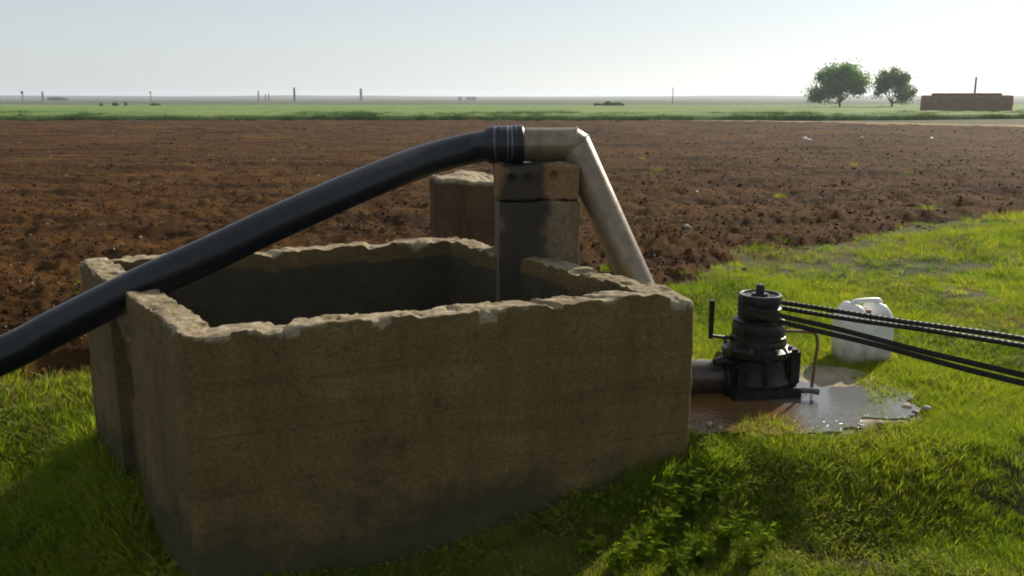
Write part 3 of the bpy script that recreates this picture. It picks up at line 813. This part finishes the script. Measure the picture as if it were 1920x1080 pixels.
# ------------------------------------------------------------------ steel pipe
def ray(px, py, depth):
    p = R(11.86)
    xc = (px - 960) / 1700 * depth; yc = -(py - 540) / 1700 * depth
    return np.array([xc, depth * math.cos(p) + yc * math.sin(p), 1.6 - depth * math.sin(p) + yc * math.cos(p)])
PR = .090
elb = np.array([.335, 4.93, 1.352]); pst = np.array([.03, 4.93, 1.352]); low = np.array([.90, 4.70, .12]); pin = np.array([1.20, 4.73, .12])
pipe = thing('steel_pipe', 'weathered steel pipe rising from the pump and bending level over the stone block', 'pipe', (0, 0, 0))
mb = MB()
d1 = (elb - pst) / np.linalg.norm(elb - pst); d2 = (low - elb) / np.linalg.norm(low - elb)
mb.tube(np.array([pst + (elb - pst) * t for t in np.linspace(0, 1, 8)]), PR, 40, False)
mb.V = mb.V; 
def mitred(pts, rad, n=40):
    """polyline tube with sharp mitred bends"""
    pts = [np.array(p, float) for p in pts]; rings = []
    T0 = (pts[1] - pts[0]); T0 /= np.linalg.norm(T0)
    up = np.array([0, 0, 1.0]); nn = up - (up @ T0) * T0
    if np.linalg.norm(nn) < .05: nn = np.array([0, 1.0, 0])
    nn /= np.linalg.norm(nn); bb = np.cross(T0, nn)
    th = np.linspace(0, 2 * math.pi, n, endpoint=False)
    ring = pts[0] + rad * (np.cos(th)[:, None] * nn + np.sin(th)[:, None] * bb); rings.append(ring)
    for i in range(1, len(pts)):
        T = pts[i] - pts[i - 1]; T /= np.linalg.norm(T)
        if i < len(pts) - 1:
            T2 = pts[i + 1] - pts[i]; T2 /= np.linalg.norm(T2); pn = T + T2; pn /= np.linalg.norm(pn)
        else: pn = T
        ring = rings[-1]
        t = ((pts[i] - ring) @ pn) / (T @ pn)
        ring = ring + t[:, None] * T; rings.append(ring)
    V = np.vstack(rings); return V, grid_faces(len(pts), n, True)
e1 = elb - d1 * .012; e2 = elb + d2 * .012
V, Q = mitred([pst, e1, e2], PR)
q1_ = V[40:80]
mb = MB(); mb.add(V[:80], grid_faces(2, 40, True)); mb.build('level_section', M['pipe'], pipe, sharp=30)
mb = MB(); V2, Q2 = mitred([pst, e1, e2, low], PR); n = 40
mb.add(V2[n:], grid_faces(3, n, True)); mb.build('riser', M['pipe'], pipe, sharp=30)
mb = MB(); V3, Q3 = mitred([elb, low, pin], PR * .985); mb.add(V3[n:], grid_faces(2, n, True)); mb.build('foot_section', M['wet_pipe'], pipe, sharp=30)
mb = MB()
th_ = np.linspace(0, 2 * math.pi, 25)
pn = d1 + d2; pn /= np.linalg.norm(pn)
ring = V2[n:2 * n]; ring = np.vstack([ring, ring[:1]]); c0 = ring.mean(0)
mb.tube(c0 + (ring - c0) * 1.01, .005, 8, False); mb.build('weld_seam', M['pipe'], pipe)
ring = V2[2 * n:3 * n]; ring = np.vstack([ring, ring[:1]]); c0 = ring.mean(0)
mb = MB(); mb.tube(c0 + (ring - c0) * 1.01, .005, 8, False); mb.build('weld_seam', M['pipe'], pipe)
mb = MB(); ax = (pin - low) / np.linalg.norm(pin - low)
mb.lathe([(.09, -.012), (.135, -.012), (.135, .012), (.09, .012)], pin - ax * .06, 32, ax); mb.build('flange', M['iron'], pipe)

# ------------------------------------------------------------------ hose
hp = [np.array([.06, 4.93, 1.352]), np.array([-.10, 4.925, 1.350]), ray(880, 279, 4.93), ray(800, 300, 4.85), ray(700, 338, 4.66), ray(600, 381, 4.48), ray(500, 426, 4.33), ray(400, 474, 4.22), ray(300, 519, 4.17), ray(200, 567, 4.15), ray(100, 617, 4.12), ray(0, 668, 4.05), np.array([-2.95, 3.55, .22]), np.array([-3.7, 3.2, .05]), np.array([-4.7, 2.9, .06])]
def catmull(P, n):
    P = [2 * P[0] - P[1]] + list(P) + [2 * P[-1] - P[-2]]; out = []
    for i in range(1, len(P) - 2):
        for t in np.linspace(0, 1, n, endpoint=False):
            p0, p1, p2, p3 = P[i - 1:i + 3]
            out.append(.5 * (2 * p1 + (p2 - p0) * t + (2 * p0 - 5 * p1 + 4 * p2 - p3) * t * t + (3 * p1 - p0 - 3 * p2 + p3) * t ** 3))
    out.append(P[-2]); return np.array(out)
cp = catmull(hp, 60)
for it in range(60): cp[1:-1] = .5 * cp[1:-1] + .25 * (cp[2:] + cp[:-2])
sl = np.concatenate([[0], np.cumsum(np.linalg.norm(np.diff(cp, axis=0), axis=1))])
ns = int(sl[-1] / .0055); su = np.linspace(0, sl[-1], ns)
hpts = np.stack([np.interp(su, sl, cp[:, k]) for k in range(3)], -1)
HR = .085
hose = thing('water_hose', 'thick black ribbed water hose arching from the pipe across the tank', 'hose', (0, 0, 0))
rad = HR + .0012 * np.abs(np.sin(su * math.pi / .024)) ** .8 - .001 + .0015 * (vnoise(su * 3, su * 0, 3.0) - .5)
mb = MB(); m0 = su > .17
mb.tube(hpts[m0], rad[m0], 40); mb.build('hose_body', M['hose'], hose, sharp=None)
mb = MB(); m1 = su <= .185
rc = HR + .010 + .007 * np.abs(np.sin(su[m1] * math.pi / .036)) ** .5 + .004 * (su[m1] < .06)
mb.tube(hpts[m1], rc, 40); mb.build('cuff', M['hose'], hose, sharp=None)
for q in (.045, .066, .087, .142):
    i = int(np.argmin(np.abs(su - q))); t = hpts[i + 1] - hpts[i - 1]
    mb = MB(); mb.lathe([(HR + .010, -.005), (HR + .0165, -.004), (HR + .0178, 0), (HR + .0165, .004), (HR + .010, .005)], hpts[i], 40, t)
    mb.build('clamp', M['clamp'], hose)

# ------------------------------------------------------------------ slab, puddle
n = len(SLAB)
def smooth_poly(P, it=3):
    P = np.asarray(P, float)
    for _ in range(it):
        a = .75 * P + .25 * np.roll(P, -1, 0); b_ = .25 * P + .75 * np.roll(P, -1, 0)
        P = np.stack([a, b_], 1).reshape(-1, 2)
    return P
def disc(P, z, jag, seed, rings=10, it=3):
    P = smooth_poly(P, it); c = P.mean(0); n = len(P)
    k = 1 + jag * (fbm(P[:, 0] * 5 + seed, P[:, 1] * 5, 3.0, 4) - .5)
    P = c + (P - c) * k[:, None]
    fr = np.linspace(0.02, 1, rings)
    XY = c + fr[:, None, None] * (P - c)[None]
    Z = np.full((rings, n), z)
    return XY, Z
XY, Z = disc(SLAB, .035, .42, 2, 30, 3)
Z = Z + (fbm(XY[..., 0] * 7, XY[..., 1] * 7, 5.0, 3) - .5) * .018 + .012 * sstep(4.7, 5.1, XY[..., 1])
Z[-3] -= .006; Z[-2] -= .022; Z[-1] -= .10
slab = obj('concrete_slab', mesh_np('concrete_slab', np.concatenate([XY, Z[..., None]], -1).reshape(-1, 3), grid_faces(30, XY.shape[1], True), M['slab']))
tag(slab, 'low rough concrete slab under the pump, half covered by the puddle', 'slab')
PUD = np.array([(.78, 4.40), (.95, 4.11), (1.3, 4.08), (1.64, 4.13), (1.93, 4.28), (2.14, 4.58), (2.10, 4.78), (1.85, 4.80), (1.6, 4.79), (1.45, 5.0), (1.2, 5.22), (.95, 5.25), (.80, 4.9)])
XY, Z = disc(PUD, .0415, .85, 9, 8, 4)
pud = obj('puddle', mesh_np('puddle', np.concatenate([XY, Z[..., None]], -1).reshape(-1, 3), grid_faces(8, XY.shape[1], True), M['water']))
tag(pud, kind='structure')

# ------------------------------------------------------------------ pump
CX, CY = 1.325, 4.73
pump = thing('water_pump', 'black oily well pump head with a belt pulley, standing on the wet slab', 'pump', (CX, CY, .035), R(8))
mb = MB(); mb.box((0, .0, .03), (.375, .36, .06), 0, .008); mb.build('base_plate', M['iron'], pump)
mb = MB(); mb.lathe([(.0, .06), (.178, .06), (.182, .075), (.175, .09), (.168, .10), (.160, .20), (.172, .215), (.186, .22), (.186, .25), (.172, .255), (.15, .27), (.0, .272)], (0, 0, 0), 40); mb.build('casing', M['iron'], pump)
mb = MB(); mb.lathe([(.15, .25), (.152, .285), (.146, .30), (.146, .315), (.139, .32), (.139, .375), (.132, .385), (.132, .402), (.112, .412), (.0, .413)], (0, 0, 0), 36); mb.build('bearing_column', M['iron'], pump)
for k in range(8):
    a = k * math.pi / 4 + .2
    mb = MB(); mb.lathe([(0, .012), (.011, .012), (.012, .008), (.012, -.036), (0, -.036)], (.172 * math.cos(a), .172 * math.sin(a), .262), 6); mb.build('bolt', M['iron_rim'], pump)
for a in (.25, 1.85, 3.3, 4.6):
    mb = MB(); mb.box((.165 * math.cos(a), .165 * math.sin(a), .14), (.05, .028, .17), a, .006); mb.build('rib', M['iron'], pump)
mb = MB()
prof = [(.03, .418), (.112, .418), (.114, .424)]
for k in range(2):
    z0 = .440 + k * .030; prof += [(.114, z0), (.102, z0 + .006), (.102, z0 + .020), (.114, z0 + .026)]
prof += [(.114, .532), (.110, .540), (.098, .541), (.094, .532), (.045, .528), (.043, .545), (.02, .545)]
mb.lathe(prof, (0, 0, 0), 48); pul = mb.build('pulley', M['iron'], pump)
mb = MB(); mb.lathe([(.097, .540), (.100, .5425), (.108, .5425), (.1115, .539)], (0, 0, 0), 48); mb.build('pulley_rim', M['iron_rim'], pul)
mb = MB(); mb.lathe([(.0, .53), (.026, .53), (.026, .575), (.022, .58), (.022, .592), (0, .594)], (0, 0, 0), 6); mb.build('shaft_nut', M['iron'], pump)
for ch in list(pump.children):
    if ch.name.split('.')[0] in ('casing', 'bearing_column', 'rib', 'base_plate', 'pulley'):
        bm = bmesh.new(); bm.from_mesh(ch.data)
        if ch.name.split('.')[0] in ('casing', 'bearing_column'): bmesh.ops.subdivide_edges(bm, edges=bm.edges[:], cuts=1, use_grid_fill=True)
        bm.normal_update()
        co = np.array([v.co[:] for v in bm.verts]); nm_ = np.array([v.normal[:] for v in bm.verts])
        amp = .003 if ch.name.startswith('pulley') else .013
        co = co + nm_ * ((fbm(co[:, 0] * 26, co[:, 1] * 26, co[:, 2] * 26, 3) - .5) * amp)[:, None]
        for v, c_ in zip(bm.verts, co): v.co = c_
        bm.to_mesh(ch.data); bm.free()
# L-shaped lever on the left, facing away from the belts
rzinv = Matrix.Rotation(-R(8), 3, 'Z')
def loc_(v): return np.array(rzinv @ Vector((v[0] - CX, v[1] - CY, v[2] - .035)))
mb = MB(); lv = [(1.19, 4.72, .335), (1.12, 4.71, .342), (1.068, 4.71, .35)]
mb.tube([loc_(v) for v in lv], .009, 10); mb.tube([loc_((1.068, 4.71, .335)), loc_((1.066, 4.71, .42)), loc_((1.066, 4.71, .545))], [.013, .014, .016], 10); mb.build('lever', M['iron'], pump)
mb = MB(); tb = catmull([np.array(v) for v in [(1.42, 4.74, .37), (1.50, 4.72, .372), (1.58, 4.71, .372), (1.625, 4.70, .362), (1.64, 4.70, .30), (1.635, 4.71, .17), (1.63, 4.72, .03)]], 8)
mb.tube([loc_(v) for v in tb], .0085, 10); mb.build('drain_tube', M['rust'], pump)
mb = MB(); mb.tube([loc_(v) for v in [(1.18, 4.66, .20), (1.12, 4.63, .235), (1.07, 4.61, .23)]], [.03, .028, .02], 12); mb.build('grease_spout', M['iron'], pump)
mb = MB(); mb.box(loc_((1.22, 4.66, .14)), (.16, .15, .17), .2, .02); mb.build('outlet_housing', M['iron'], pump)
mb = MB(); mb.box(loc_((1.49, 4.70, .19)), (.075, .14, .20), .1, .014); mb.build('side_housing', M['iron'], pump)
mb = MB(); mb.tube([loc_(v) for v in [(1.50, 4.60, .075), (1.57, 4.58, .085), (1.62, 4.57, .082)]], [.016, .016, .02], 10); mb.build('drain_cock', M['iron_rim'], pump)
# oily rag-like splash ring stones at the base are left to the puddle

# drive belts: two stacked loops from the pump pulley to a wheel beyond the frame
dc = np.array([1.325, 4.73]); ec = np.array([2.92, 2.98]); r1, r2 = .108, .42
L_ = np.linalg.norm(ec - dc); base = math.atan2(ec[1] - dc[1], ec[0] - dc[0]); al = math.acos((r1 - r2) / L_)
def loop(ra, rb):
    al = math.acos((ra - rb) / L_); pts = []
    for t in np.linspace(base + al, base + 2 * math.pi - al, 40): pts.append(dc + ra * np.array([math.cos(t), math.sin(t)]))
    p_ = dc + ra * np.array([math.cos(base - al), math.sin(base - al)]); q_ = ec + rb * np.array([math.cos(base - al), math.sin(base - al)])
    for t in np.linspace(0, 1, 60)[1:-1]: pts.append(p_ + t * (q_ - p_))
    for t in np.linspace(base - al, base + al, 60): pts.append(ec + rb * np.array([math.cos(t), math.sin(t)]))
    p_ = ec + rb * np.array([math.cos(base + al), math.sin(base + al)]); q_ = dc + ra * np.array([math.cos(base + al), math.sin(base + al)])
    for t in np.linspace(0, 1, 60)[1:-1]: pts.append(p_ + t * (q_ - p_))
    return np.array(pts)
def belt(zc, label, seed):
    P = loop(r1, r2); P = np.vstack([P, P[:1]])
    s_ = np.concatenate([[0], np.cumsum(np.linalg.norm(np.diff(P, axis=0), axis=1))]); n = int(s_[-1] / .007); n -= n % 4
    u = np.linspace(0, s_[-1], n, endpoint=False); Q_ = np.stack([np.interp(u, s_, P[:, k]) for k in range(2)], -1)
    tg = np.roll(Q_, -1, 0) - np.roll(Q_, 1, 0); tg /= np.linalg.norm(tg, axis=1)[:, None]; no = np.stack([tg[:, 1], -tg[:, 0]], -1)
    c = ((Q_ + no * .01) - Q_); cog = np.where((np.arange(n) % 4) < 2, 0.0, .006)
    sg = np.sin(u * 7 + seed) * .0025 - .010 * np.exp(-((u - s_[-1] * .3) / .8) ** 2)
    W = .0130
    # outward normal points away from loop centre
    cen = P.mean(0); 
    if ((Q_ - cen) * no).sum() < 0: no = -no
    prof = [(.004, -W), (.006, -W * .6), (.006, W * .6), (.004, W), (-.008, W * .62), (-.008, -W * .62)]
    V = np.zeros((n, 6, 3))
    for k, (a, zz) in enumerate(prof):
        aa = a + (cog if k >= 4 else (cog * -.35 if k in (1, 2) else 0))
        V[:, k, :2] = Q_ + no * (aa if np.ndim(aa) else np.full(n, aa))[:, None]; V[:, k, 2] = zc + zz + sg
    F = []
    idx = np.arange(n * 6).reshape(n, 6); nx_ = np.roll(idx, -1, 0)
    F = np.stack([idx, np.roll(idx, -1, 1), np.roll(nx_, -1, 1), nx_], -1).reshape(-1, 4)
    o = obj('drive_belt', mesh_np('drive_belt', V.reshape(-1, 3), F, M['belt'], smooth=False))
    return tag(o, label, 'belt', 'belts on the pump pulley')
zb = .035 + .438 + .010
belt(zb + .004, 'lower cogged black rubber belt running right from the pump pulley', .3)
belt(zb + .034, 'upper cogged black rubber belt running right from the pump pulley', 1.9)
dw = thing('belt_drive', 'broad dark belt drive on a post turning the pump belts', 'belt drive', (ec[0], ec[1], 0))
mb = MB(); mb.lathe([(.03, .44), (.40, .44), (.412, .45), (.412, .58), (.40, .59), (.03, .59)], (0, 0, 0), 64); mb.build('rim', M['iron'], dw)
mb = MB(); mb.lathe([(0, .66), (.035, .66), (.035, .2), (.06, .15), (.09, -.1), (0, -.1)], (0, 0, 0), 20); mb.build('post', M['iron'], dw)

# ------------------------------------------------------------------ jerry can
jc = thing('jerry_can', 'white plastic jerry can standing in the grass behind the belts', 'jerry can', (2.14, 5.36, -.015), R(12))
P, Q = rough_box(.325, .22, .375, .011, .05, .05, 33, 0, .003)
x_, y_, z_ = P.T
P[:, 2] += sstep(.26, .375, z_) * (.035 * np.cos(np.clip(np.abs(x_) / .1625, 0, 1) * math.pi * 2 + math.pi) - .012 - .02 * np.exp(-(x_ / .035) ** 2))
P[:, 1] *= 1 - .05 * np.cos(z_ * 60) * .2
P[:, 0] *= 1 - .03 * (1 - z_ / .375)
obj('body', mesh_np('body', P, Q, M['plastic']), jc)
mb = MB(); mb.tube(catmull([np.array(v) for v in [(-.085, 0, .372), (-.075, 0, .405), (-.02, 0, .412), (.05, 0, .412), (.095, 0, .405), (.105, 0, .370)]], 8), .016, 12); mb.build('handle', M['plastic'], jc)
mb = MB(); mb.lathe([(0, .375), (.022, .375), (.024, .37), (.024, .335), (.028, .332), (.028, .30), (0, .30)], (-.028, -.07, 0), 20); mb.build('cap', M['cap'], jc)

# ------------------------------------------------------------------ weeds at the tank's right corner
def weed(x, y, h, n, seed, label):
    g = np.random.default_rng(seed)
    t = thing('weed_plant', label, 'plant', (x, y, float(ground_z(x, y)) - .01), g.uniform(0, 6))
    sm = MB(); lm = MB()
    for k in range(n):
        a = g.uniform(0, 6.28); lean = g.uniform(.1, .55) * h; hh = h * g.uniform(.55, 1.05)
        top = np.array([lean * math.cos(a), lean * math.sin(a), hh])
        pts = np.array([top * np.array([t_ ** 1.5, t_ ** 1.5, t_]) for t_ in np.linspace(0, 1, 7)])
        sm.tube(pts, np.linspace(.0035, .0015, 7), 5, False)
        for q in range(8):
            t_ = g.uniform(.2, 1.0); p = np.array([np.interp(t_, np.linspace(0, 1, 7), pts[:, c]) for c in range(3)])
            b_ = g.uniform(0, 6.28); l = g.uniform(.018, .062); wd = l * g.uniform(.22, .36)
            dv = np.array([math.cos(b_), math.sin(b_), g.uniform(-.1, .9)]); dv /= np.linalg.norm(dv)
            sd = np.cross(dv, [0, 0, 1]); sd /= np.linalg.norm(sd) + 1e-6; nv = np.cross(sd, dv)
            lm.add([p, p + dv * l * .45 + sd * wd + nv * .003, p + dv * l * .5 - nv * .004, p + dv * l * .45 - sd * wd + nv * .003, p + dv * l - nv * l * .18], [[0, 1, 2, 2][:4]] and None, [[0, 1, 2], [0, 2, 3], [1, 4, 2], [2, 4, 3]])
    sm.build('stem', M['weed'], t, smooth=True, sharp=None); lm.build('leaves', M['weed'], t, smooth=False)
WG = 'weeds at the foot of the tank'
WL = 'leafy green weed growing at the foot of the tank near its right front corner'
for k, (x, y, h, n) in enumerate([(.74, 3.62, .26, 12), (.60, 3.50, .22, 12), (.86, 3.50, .20, 11), (.72, 3.36, .20, 12), (.90, 3.30, .15, 10), (.50, 3.36, .20, 10), (.60, 3.22, .16, 11), (1.0, 3.46, .14, 9), (.40, 3.27, .15, 9), (.84, 3.72, .16, 8), (.30, 3.42, .12, 8)]):
    weed(x + .02, y - .06, h * .95, n, 200 + k, WL)
ORD = ['leftmost', 'second from the left', 'third from the left', 'fourth from the left', 'fifth from the left', 'sixth from the left', 'seventh from the left', 'eighth from the left', 'third from the right', 'second from the right', 'rightmost']
WO = sorted([o for o in SC.objects if o.name.startswith('weed_plant')], key=lambda o: o.location.x / o.location.y)
for o, od in zip(WO, ORD):
    o['group'] = WG; o['label'] = od + ' of the leafy weeds at the tank foot'
weed(-3.45, 7.2, .20, 10, 300, 'lone bright green weed sprouting in the ploughed soil on the left')

# ------------------------------------------------------------------ pale scraps and stones
def scrap(x, y, s, seed, label, mat='pale', name='pale_scrap', cat='scrap', group=None, sq=.7):
    me = clod_mesh(name, seed, M[mat], sq)
    o = obj(name, me, None, (x, y, float(field_z(np.array(x), np.array(y))) + s * .3)); o.scale = (s * .75, s * .75, s * .75); o.rotation_euler = (0, 0, seed)
    return tag(o, label, cat, group)
def on_ground(px, py, z=0.05):
    a = math.atan((py - 540) / 1700) + R(11.86); d = (1.6 - z) / math.tan(a); dep = d * math.cos(R(11.86)) + (1.6 - z) * math.sin(R(11.86))
    return (px - 960) / 1700 * dep, d
G_ = 'pale scraps lying in the ploughed field'
for px, py, s, lab in [(1509, 264, .14, 'larger white scrap of a touching pair far out in the ploughed field'), (1517, 267, .12, 'smaller white scrap of a touching pair far out in the ploughed field'),
                       (1746, 262, .10, 'lone white scrap in the field below the mud building'), (1305, 367, .05, 'white scrap in the field right of the slanting pipe'),
                       (978, 221, .14, 'white scrap at the crop edge just above the hose end'), (1177, 219, .15, 'white scrap at the crop edge right of the pipe bend'), (246, 467, .035, 'white scrap in the soil just left of the hose behind the tank'),
                       (1616, 262, .08, 'faint pale scrap in the field between the two trees')]:
    x, y = on_ground(px, py); scrap(x, y, s, px * .37, lab, group=G_)
x, y = on_ground(1288, 437); scrap(x, y, .06, 3.3, 'tan round stone at the edge of the ploughed soil behind the pump', 'stone', 'field_stone', 'stone')
SL = ['larger grey stone at the right tip of the puddle', 'stone between two others past the right tip of the puddle', 'outermost stone of a row past the right tip of the puddle', 'smallest stone on the upper right edge of the puddle', 'right one of two stones on the front puddle edge', 'left one of two stones on the front puddle edge', 'larger stone in the muddy water beside the tank wall', 'smaller stone in the muddy water near the tank wall']
for k, (px, py, s) in enumerate([(1698, 766, .026), (1716, 776, .019), (1737, 768, .022), (1708, 750, .014), (1650, 797, .018), (1612, 802, .012), (1330, 800, .024), (1350, 806, .016)]):
    x, y = on_ground(px, py, .03)
    me = clod_mesh('wet_stone', 11.3 * k, M['stone'], .6); o = obj('wet_stone', me, None, (x, y, .04)); o.scale = (s, s, s)
    tag(o, SL[k], 'stone', 'wet stones at the edge of the puddle')

# ------------------------------------------------------------------ trees
def tree(x, y, h, wdt, seed, leafmat, label, nl, gap=.5, lsz=.16):
    g = np.random.default_rng(seed)
    t = thing('broadleaf_tree', label, 'tree', (x, y, float(ground_z(x, y))))
    tr = MB(); fork = h * .18
    tr.tube([(0, 0, -.2), (.05, 0, fork * .5), (0, .03, fork)], [h * .034, h * .026, h * .024], 10)
    clumps = []
    nb = 13
    for k in range(nb):
        a = k * 2.4 + g.uniform(-.3, .3); el = g.uniform(.15, 1.0)
        rr_ = wdt / 2 * (1 - .5 * el ** 2) * g.uniform(.6, .95)
        end = np.array([rr_ * math.cos(a), rr_ * math.sin(a), fork + (h - fork) * (.10 + .82 * el)])
        p0 = np.array([0, 0, fork * .9]); md = p0 * .5 + end * .5 + np.array([0, 0, -.05 * h * (1 - el)]) + g.normal(0, .12, 3)
        pts = catmull([p0, md, end], 5); tr.tube(pts, np.linspace(h * .013, h * .004, len(pts)), 6, False)
        clumps.append((end, g.uniform(.13, .2) * wdt)); clumps.append((md * .4 + end * .6 + g.normal(0, .25, 3), g.uniform(.12, .19) * wdt))
        if g.uniform() > .3: clumps.append((end + g.normal(0, .10, 3) * wdt, g.uniform(.08, .13) * wdt))
    tr.build('trunk', M['bark'], t)
    per = nl // len(clumps); V = []; 
    cen = np.vstack([c + g.normal(0, 1, (per, 3)) * np.array([.55, .55, .45]) * r_ for c, r_ in clumps])
    cen = cen[cen[:, 2] > fork * .75]
    n = len(cen)
    u = g.normal(0, 1, (n, 3)); u /= np.linalg.norm(u, axis=1)[:, None]
    v = np.cross(u, g.normal(0, 1, (n, 3))); v /= np.linalg.norm(v, axis=1)[:, None]
    s_ = lsz * g.uniform(.6, 1.3, n)[:, None]
    V = np.stack([cen - u * s_, cen + v * s_ * .5, cen + u * s_, cen - v * s_ * .5], 1).reshape(-1, 3)
    o = obj('crown', mesh_np('crown', V, np.arange(n * 4).reshape(-1, 4), leafmat, smooth=False), t)
tree(43.9, 124, 5.5, 6.9, 4, M['tree_leaf'], 'larger dark green tree with broad low crown at the far edge of the crop', 17000, lsz=.18)
tree(50.9, 124, 5.0, 5.6, 9, M['tree_leaf_grey'], 'smaller greyish tree with open crown beside the mud building', 7000, lsz=.16)

# ------------------------------------------------------------------ mud building and pole
bx, by = 42.6, 87
hs = thing('mud_building', 'low brown mud brick building with flat roof beyond the crop', 'building', (bx, by, 0), R(-23))
P, Q = rough_box(7.6, 4.0, 1.78, .25, .03, .12, 41, .06, .04)
obj('wall', mesh_np('wall', P, Q, M['mud_wall']), hs)
P, Q = rough_box(5.8, 3.2, .20, .25, .03, .08, 43, .04, .02); P[:, 2] += 1.80
obj('roof', mesh_np('roof', P, Q, M['mud_wall']), hs)
mb = MB(); mb.lathe([(0, 3.5), (.085, 3.5), (.095, 1.95), (0, 1.95)], (.75, .4, 0), 10); mb.build('chimney', M['pole'], hs)

def pole(px, ytop, ybot, dist, wpx, label, knob=0):
    x = (px - 960) / 1700 * dist
    z1 = 1.6 + (183 - ytop) / 1700 * dist * 1.02; z0 = float(ground_z(x, dist))
    t = thing('far_pole', label, 'pole', (x, dist, z0), 0, 'poles and posts on the horizon')
    rp = wpx / 1700 * dist / 2
    mb = MB(); mb.lathe([(0, z1 - z0), (rp * .8, z1 - z0), (rp, -.3), (0, -.3)], (0, 0, 0), 8); mb.build('shaft', M['pole'], t)
    if knob:
        mb = MB(); mb.lathe([(0, z1 - z0 + knob), (knob * .8, z1 - z0 + knob * .7), (knob, z1 - z0), (knob * .7, z1 - z0 - knob * .7), (0, z1 - z0 - knob * .8)], (0, 0, 0), 10); mb.build('knob', M['pole'], t)
pole(62, 174, 188, 330, 2.2, 'far pole with a dark knob near the left end of the horizon', .55)
pole(99, 172, 184, 420, 4.0, 'thick short far pole standing clear above the left horizon')
pole(18, 182, 190, 330, 4.5, 'stubby far post at the very left end of the horizon')
pole(297, 174, 186, 430, 1.8, 'faint far pole with a knob above the dark bushes', .5)
pole(495, 171, 184, 420, 3.0, 'faint leftmost pole of a far cluster above the tank')
pole(508, 177, 184, 420, 2.5, 'middle stub in a far cluster above the tank')
pole(514, 176, 184, 420, 2.6, 'rightmost stub in a far cluster above the tank')
pole(561, 165, 186, 360, 4.5, 'thick tall far pole above the middle of the hose')
pole(683, 167, 182, 480, 5.0, 'thick far pole right of centre above the hose')
pole(1255, 165, 198, 260, 1.8, 'thin tall far pole right of the pipe bend')

def bush(px, py, dist, wd, h, seed, label, name='far_bush', cat='bush', group=None):
    x = (px - 960) / 1700 * dist
    me = clod_mesh(name, seed, M['crop'], 1)
    o = obj(name, me, None, (x, dist, float(ground_z(x, dist)) + .30 + h * .3)); o.scale = (wd, wd * .6, h)
    return tag(o, label, cat, group)
BG = 'dark far bushes in the crop'
bush(205, 198, 150, .35, .42, 1.0, 'small dark far bush, leftmost in the left crop', group=BG)
bush(231, 198, 150, .55, .40, 2.0, 'wider dark far bush second from left in the crop', group=BG)
bush(250, 198, 150, .28, .55, 3.0, 'upright dark far bush third from left in the crop', group=BG)
bush(303, 199, 150, .9, .35, 4.0, 'long low dark far bush, rightmost in the left crop', group=BG)
for k, (px, wd, h, lab) in enumerate([(1120, .8, .35, 'low dark far bush at the left end of a row beyond the pipe'), (1137, .8, .55, 'tallest dark far bush in the middle of a row beyond the pipe'), (1155, 1.0, .45, 'broad dark far bush at the right end of a row beyond the pipe')]):
    bush(px, 196, 150, wd, h, 10 + k * 2.2, lab, group=BG)
bush(125, 187, 520, 6.0, 1.3, 22, 'long low hedge on the left horizon', 'far_hedge', 'hedge')
for k, (px, lab) in enumerate([(865, 'leftmost tiny pale house on the central horizon'), (880, 'middle tiny pale house on the central horizon'), (890, 'rightmost tiny pale house on the central horizon')]):
    x = (px - 960) / 1700 * 520
    t = thing('far_house', lab, 'house', (x, 520, float(ground_z(x, 520))), .2 * k, 'tiny houses on the horizon')
    mb = MB(); mb.box((0, 0, .8), (2.4, 2, 2.0), 0, 0); mb.build('wall', M['house'], t, smooth=False)
    mb = MB(); mb.box((0, 0, 1.9), (2.7, 2.3, .2), 0, 0); mb.build('roof', M['mud_wall'], t, smooth=False)

# ------------------------------------------------------------------ haze
hz, nt, b = new_mat('haze_air')
nt.nodes.remove(b)
pv = N(nt, 'ShaderNodeVolumePrincipled'); pv.inputs['Color'].default_value = (.78, .89, 1.0, 1); pv.inputs['Density'].default_value = .00045
pv.inputs['Anisotropy'].default_value = .3
nt.links.new(pv.outputs[0], nt.nodes['Material Output'].inputs['Volume'])
zlo = float(min(v[2] for v in (np.min(ground_z(np.linspace(-5, 0, 60)[:, None], np.linspace(1, 7, 60)[None])),) for v in [(0, 0, v)])) - 1.6
mb = MB(); mb.box((0, 0, (zlo + 14) / 2), (5200, 5200, 14 - zlo), 0, 0)
tag(mb.build('haze', hz, smooth=False), kind='stuff')
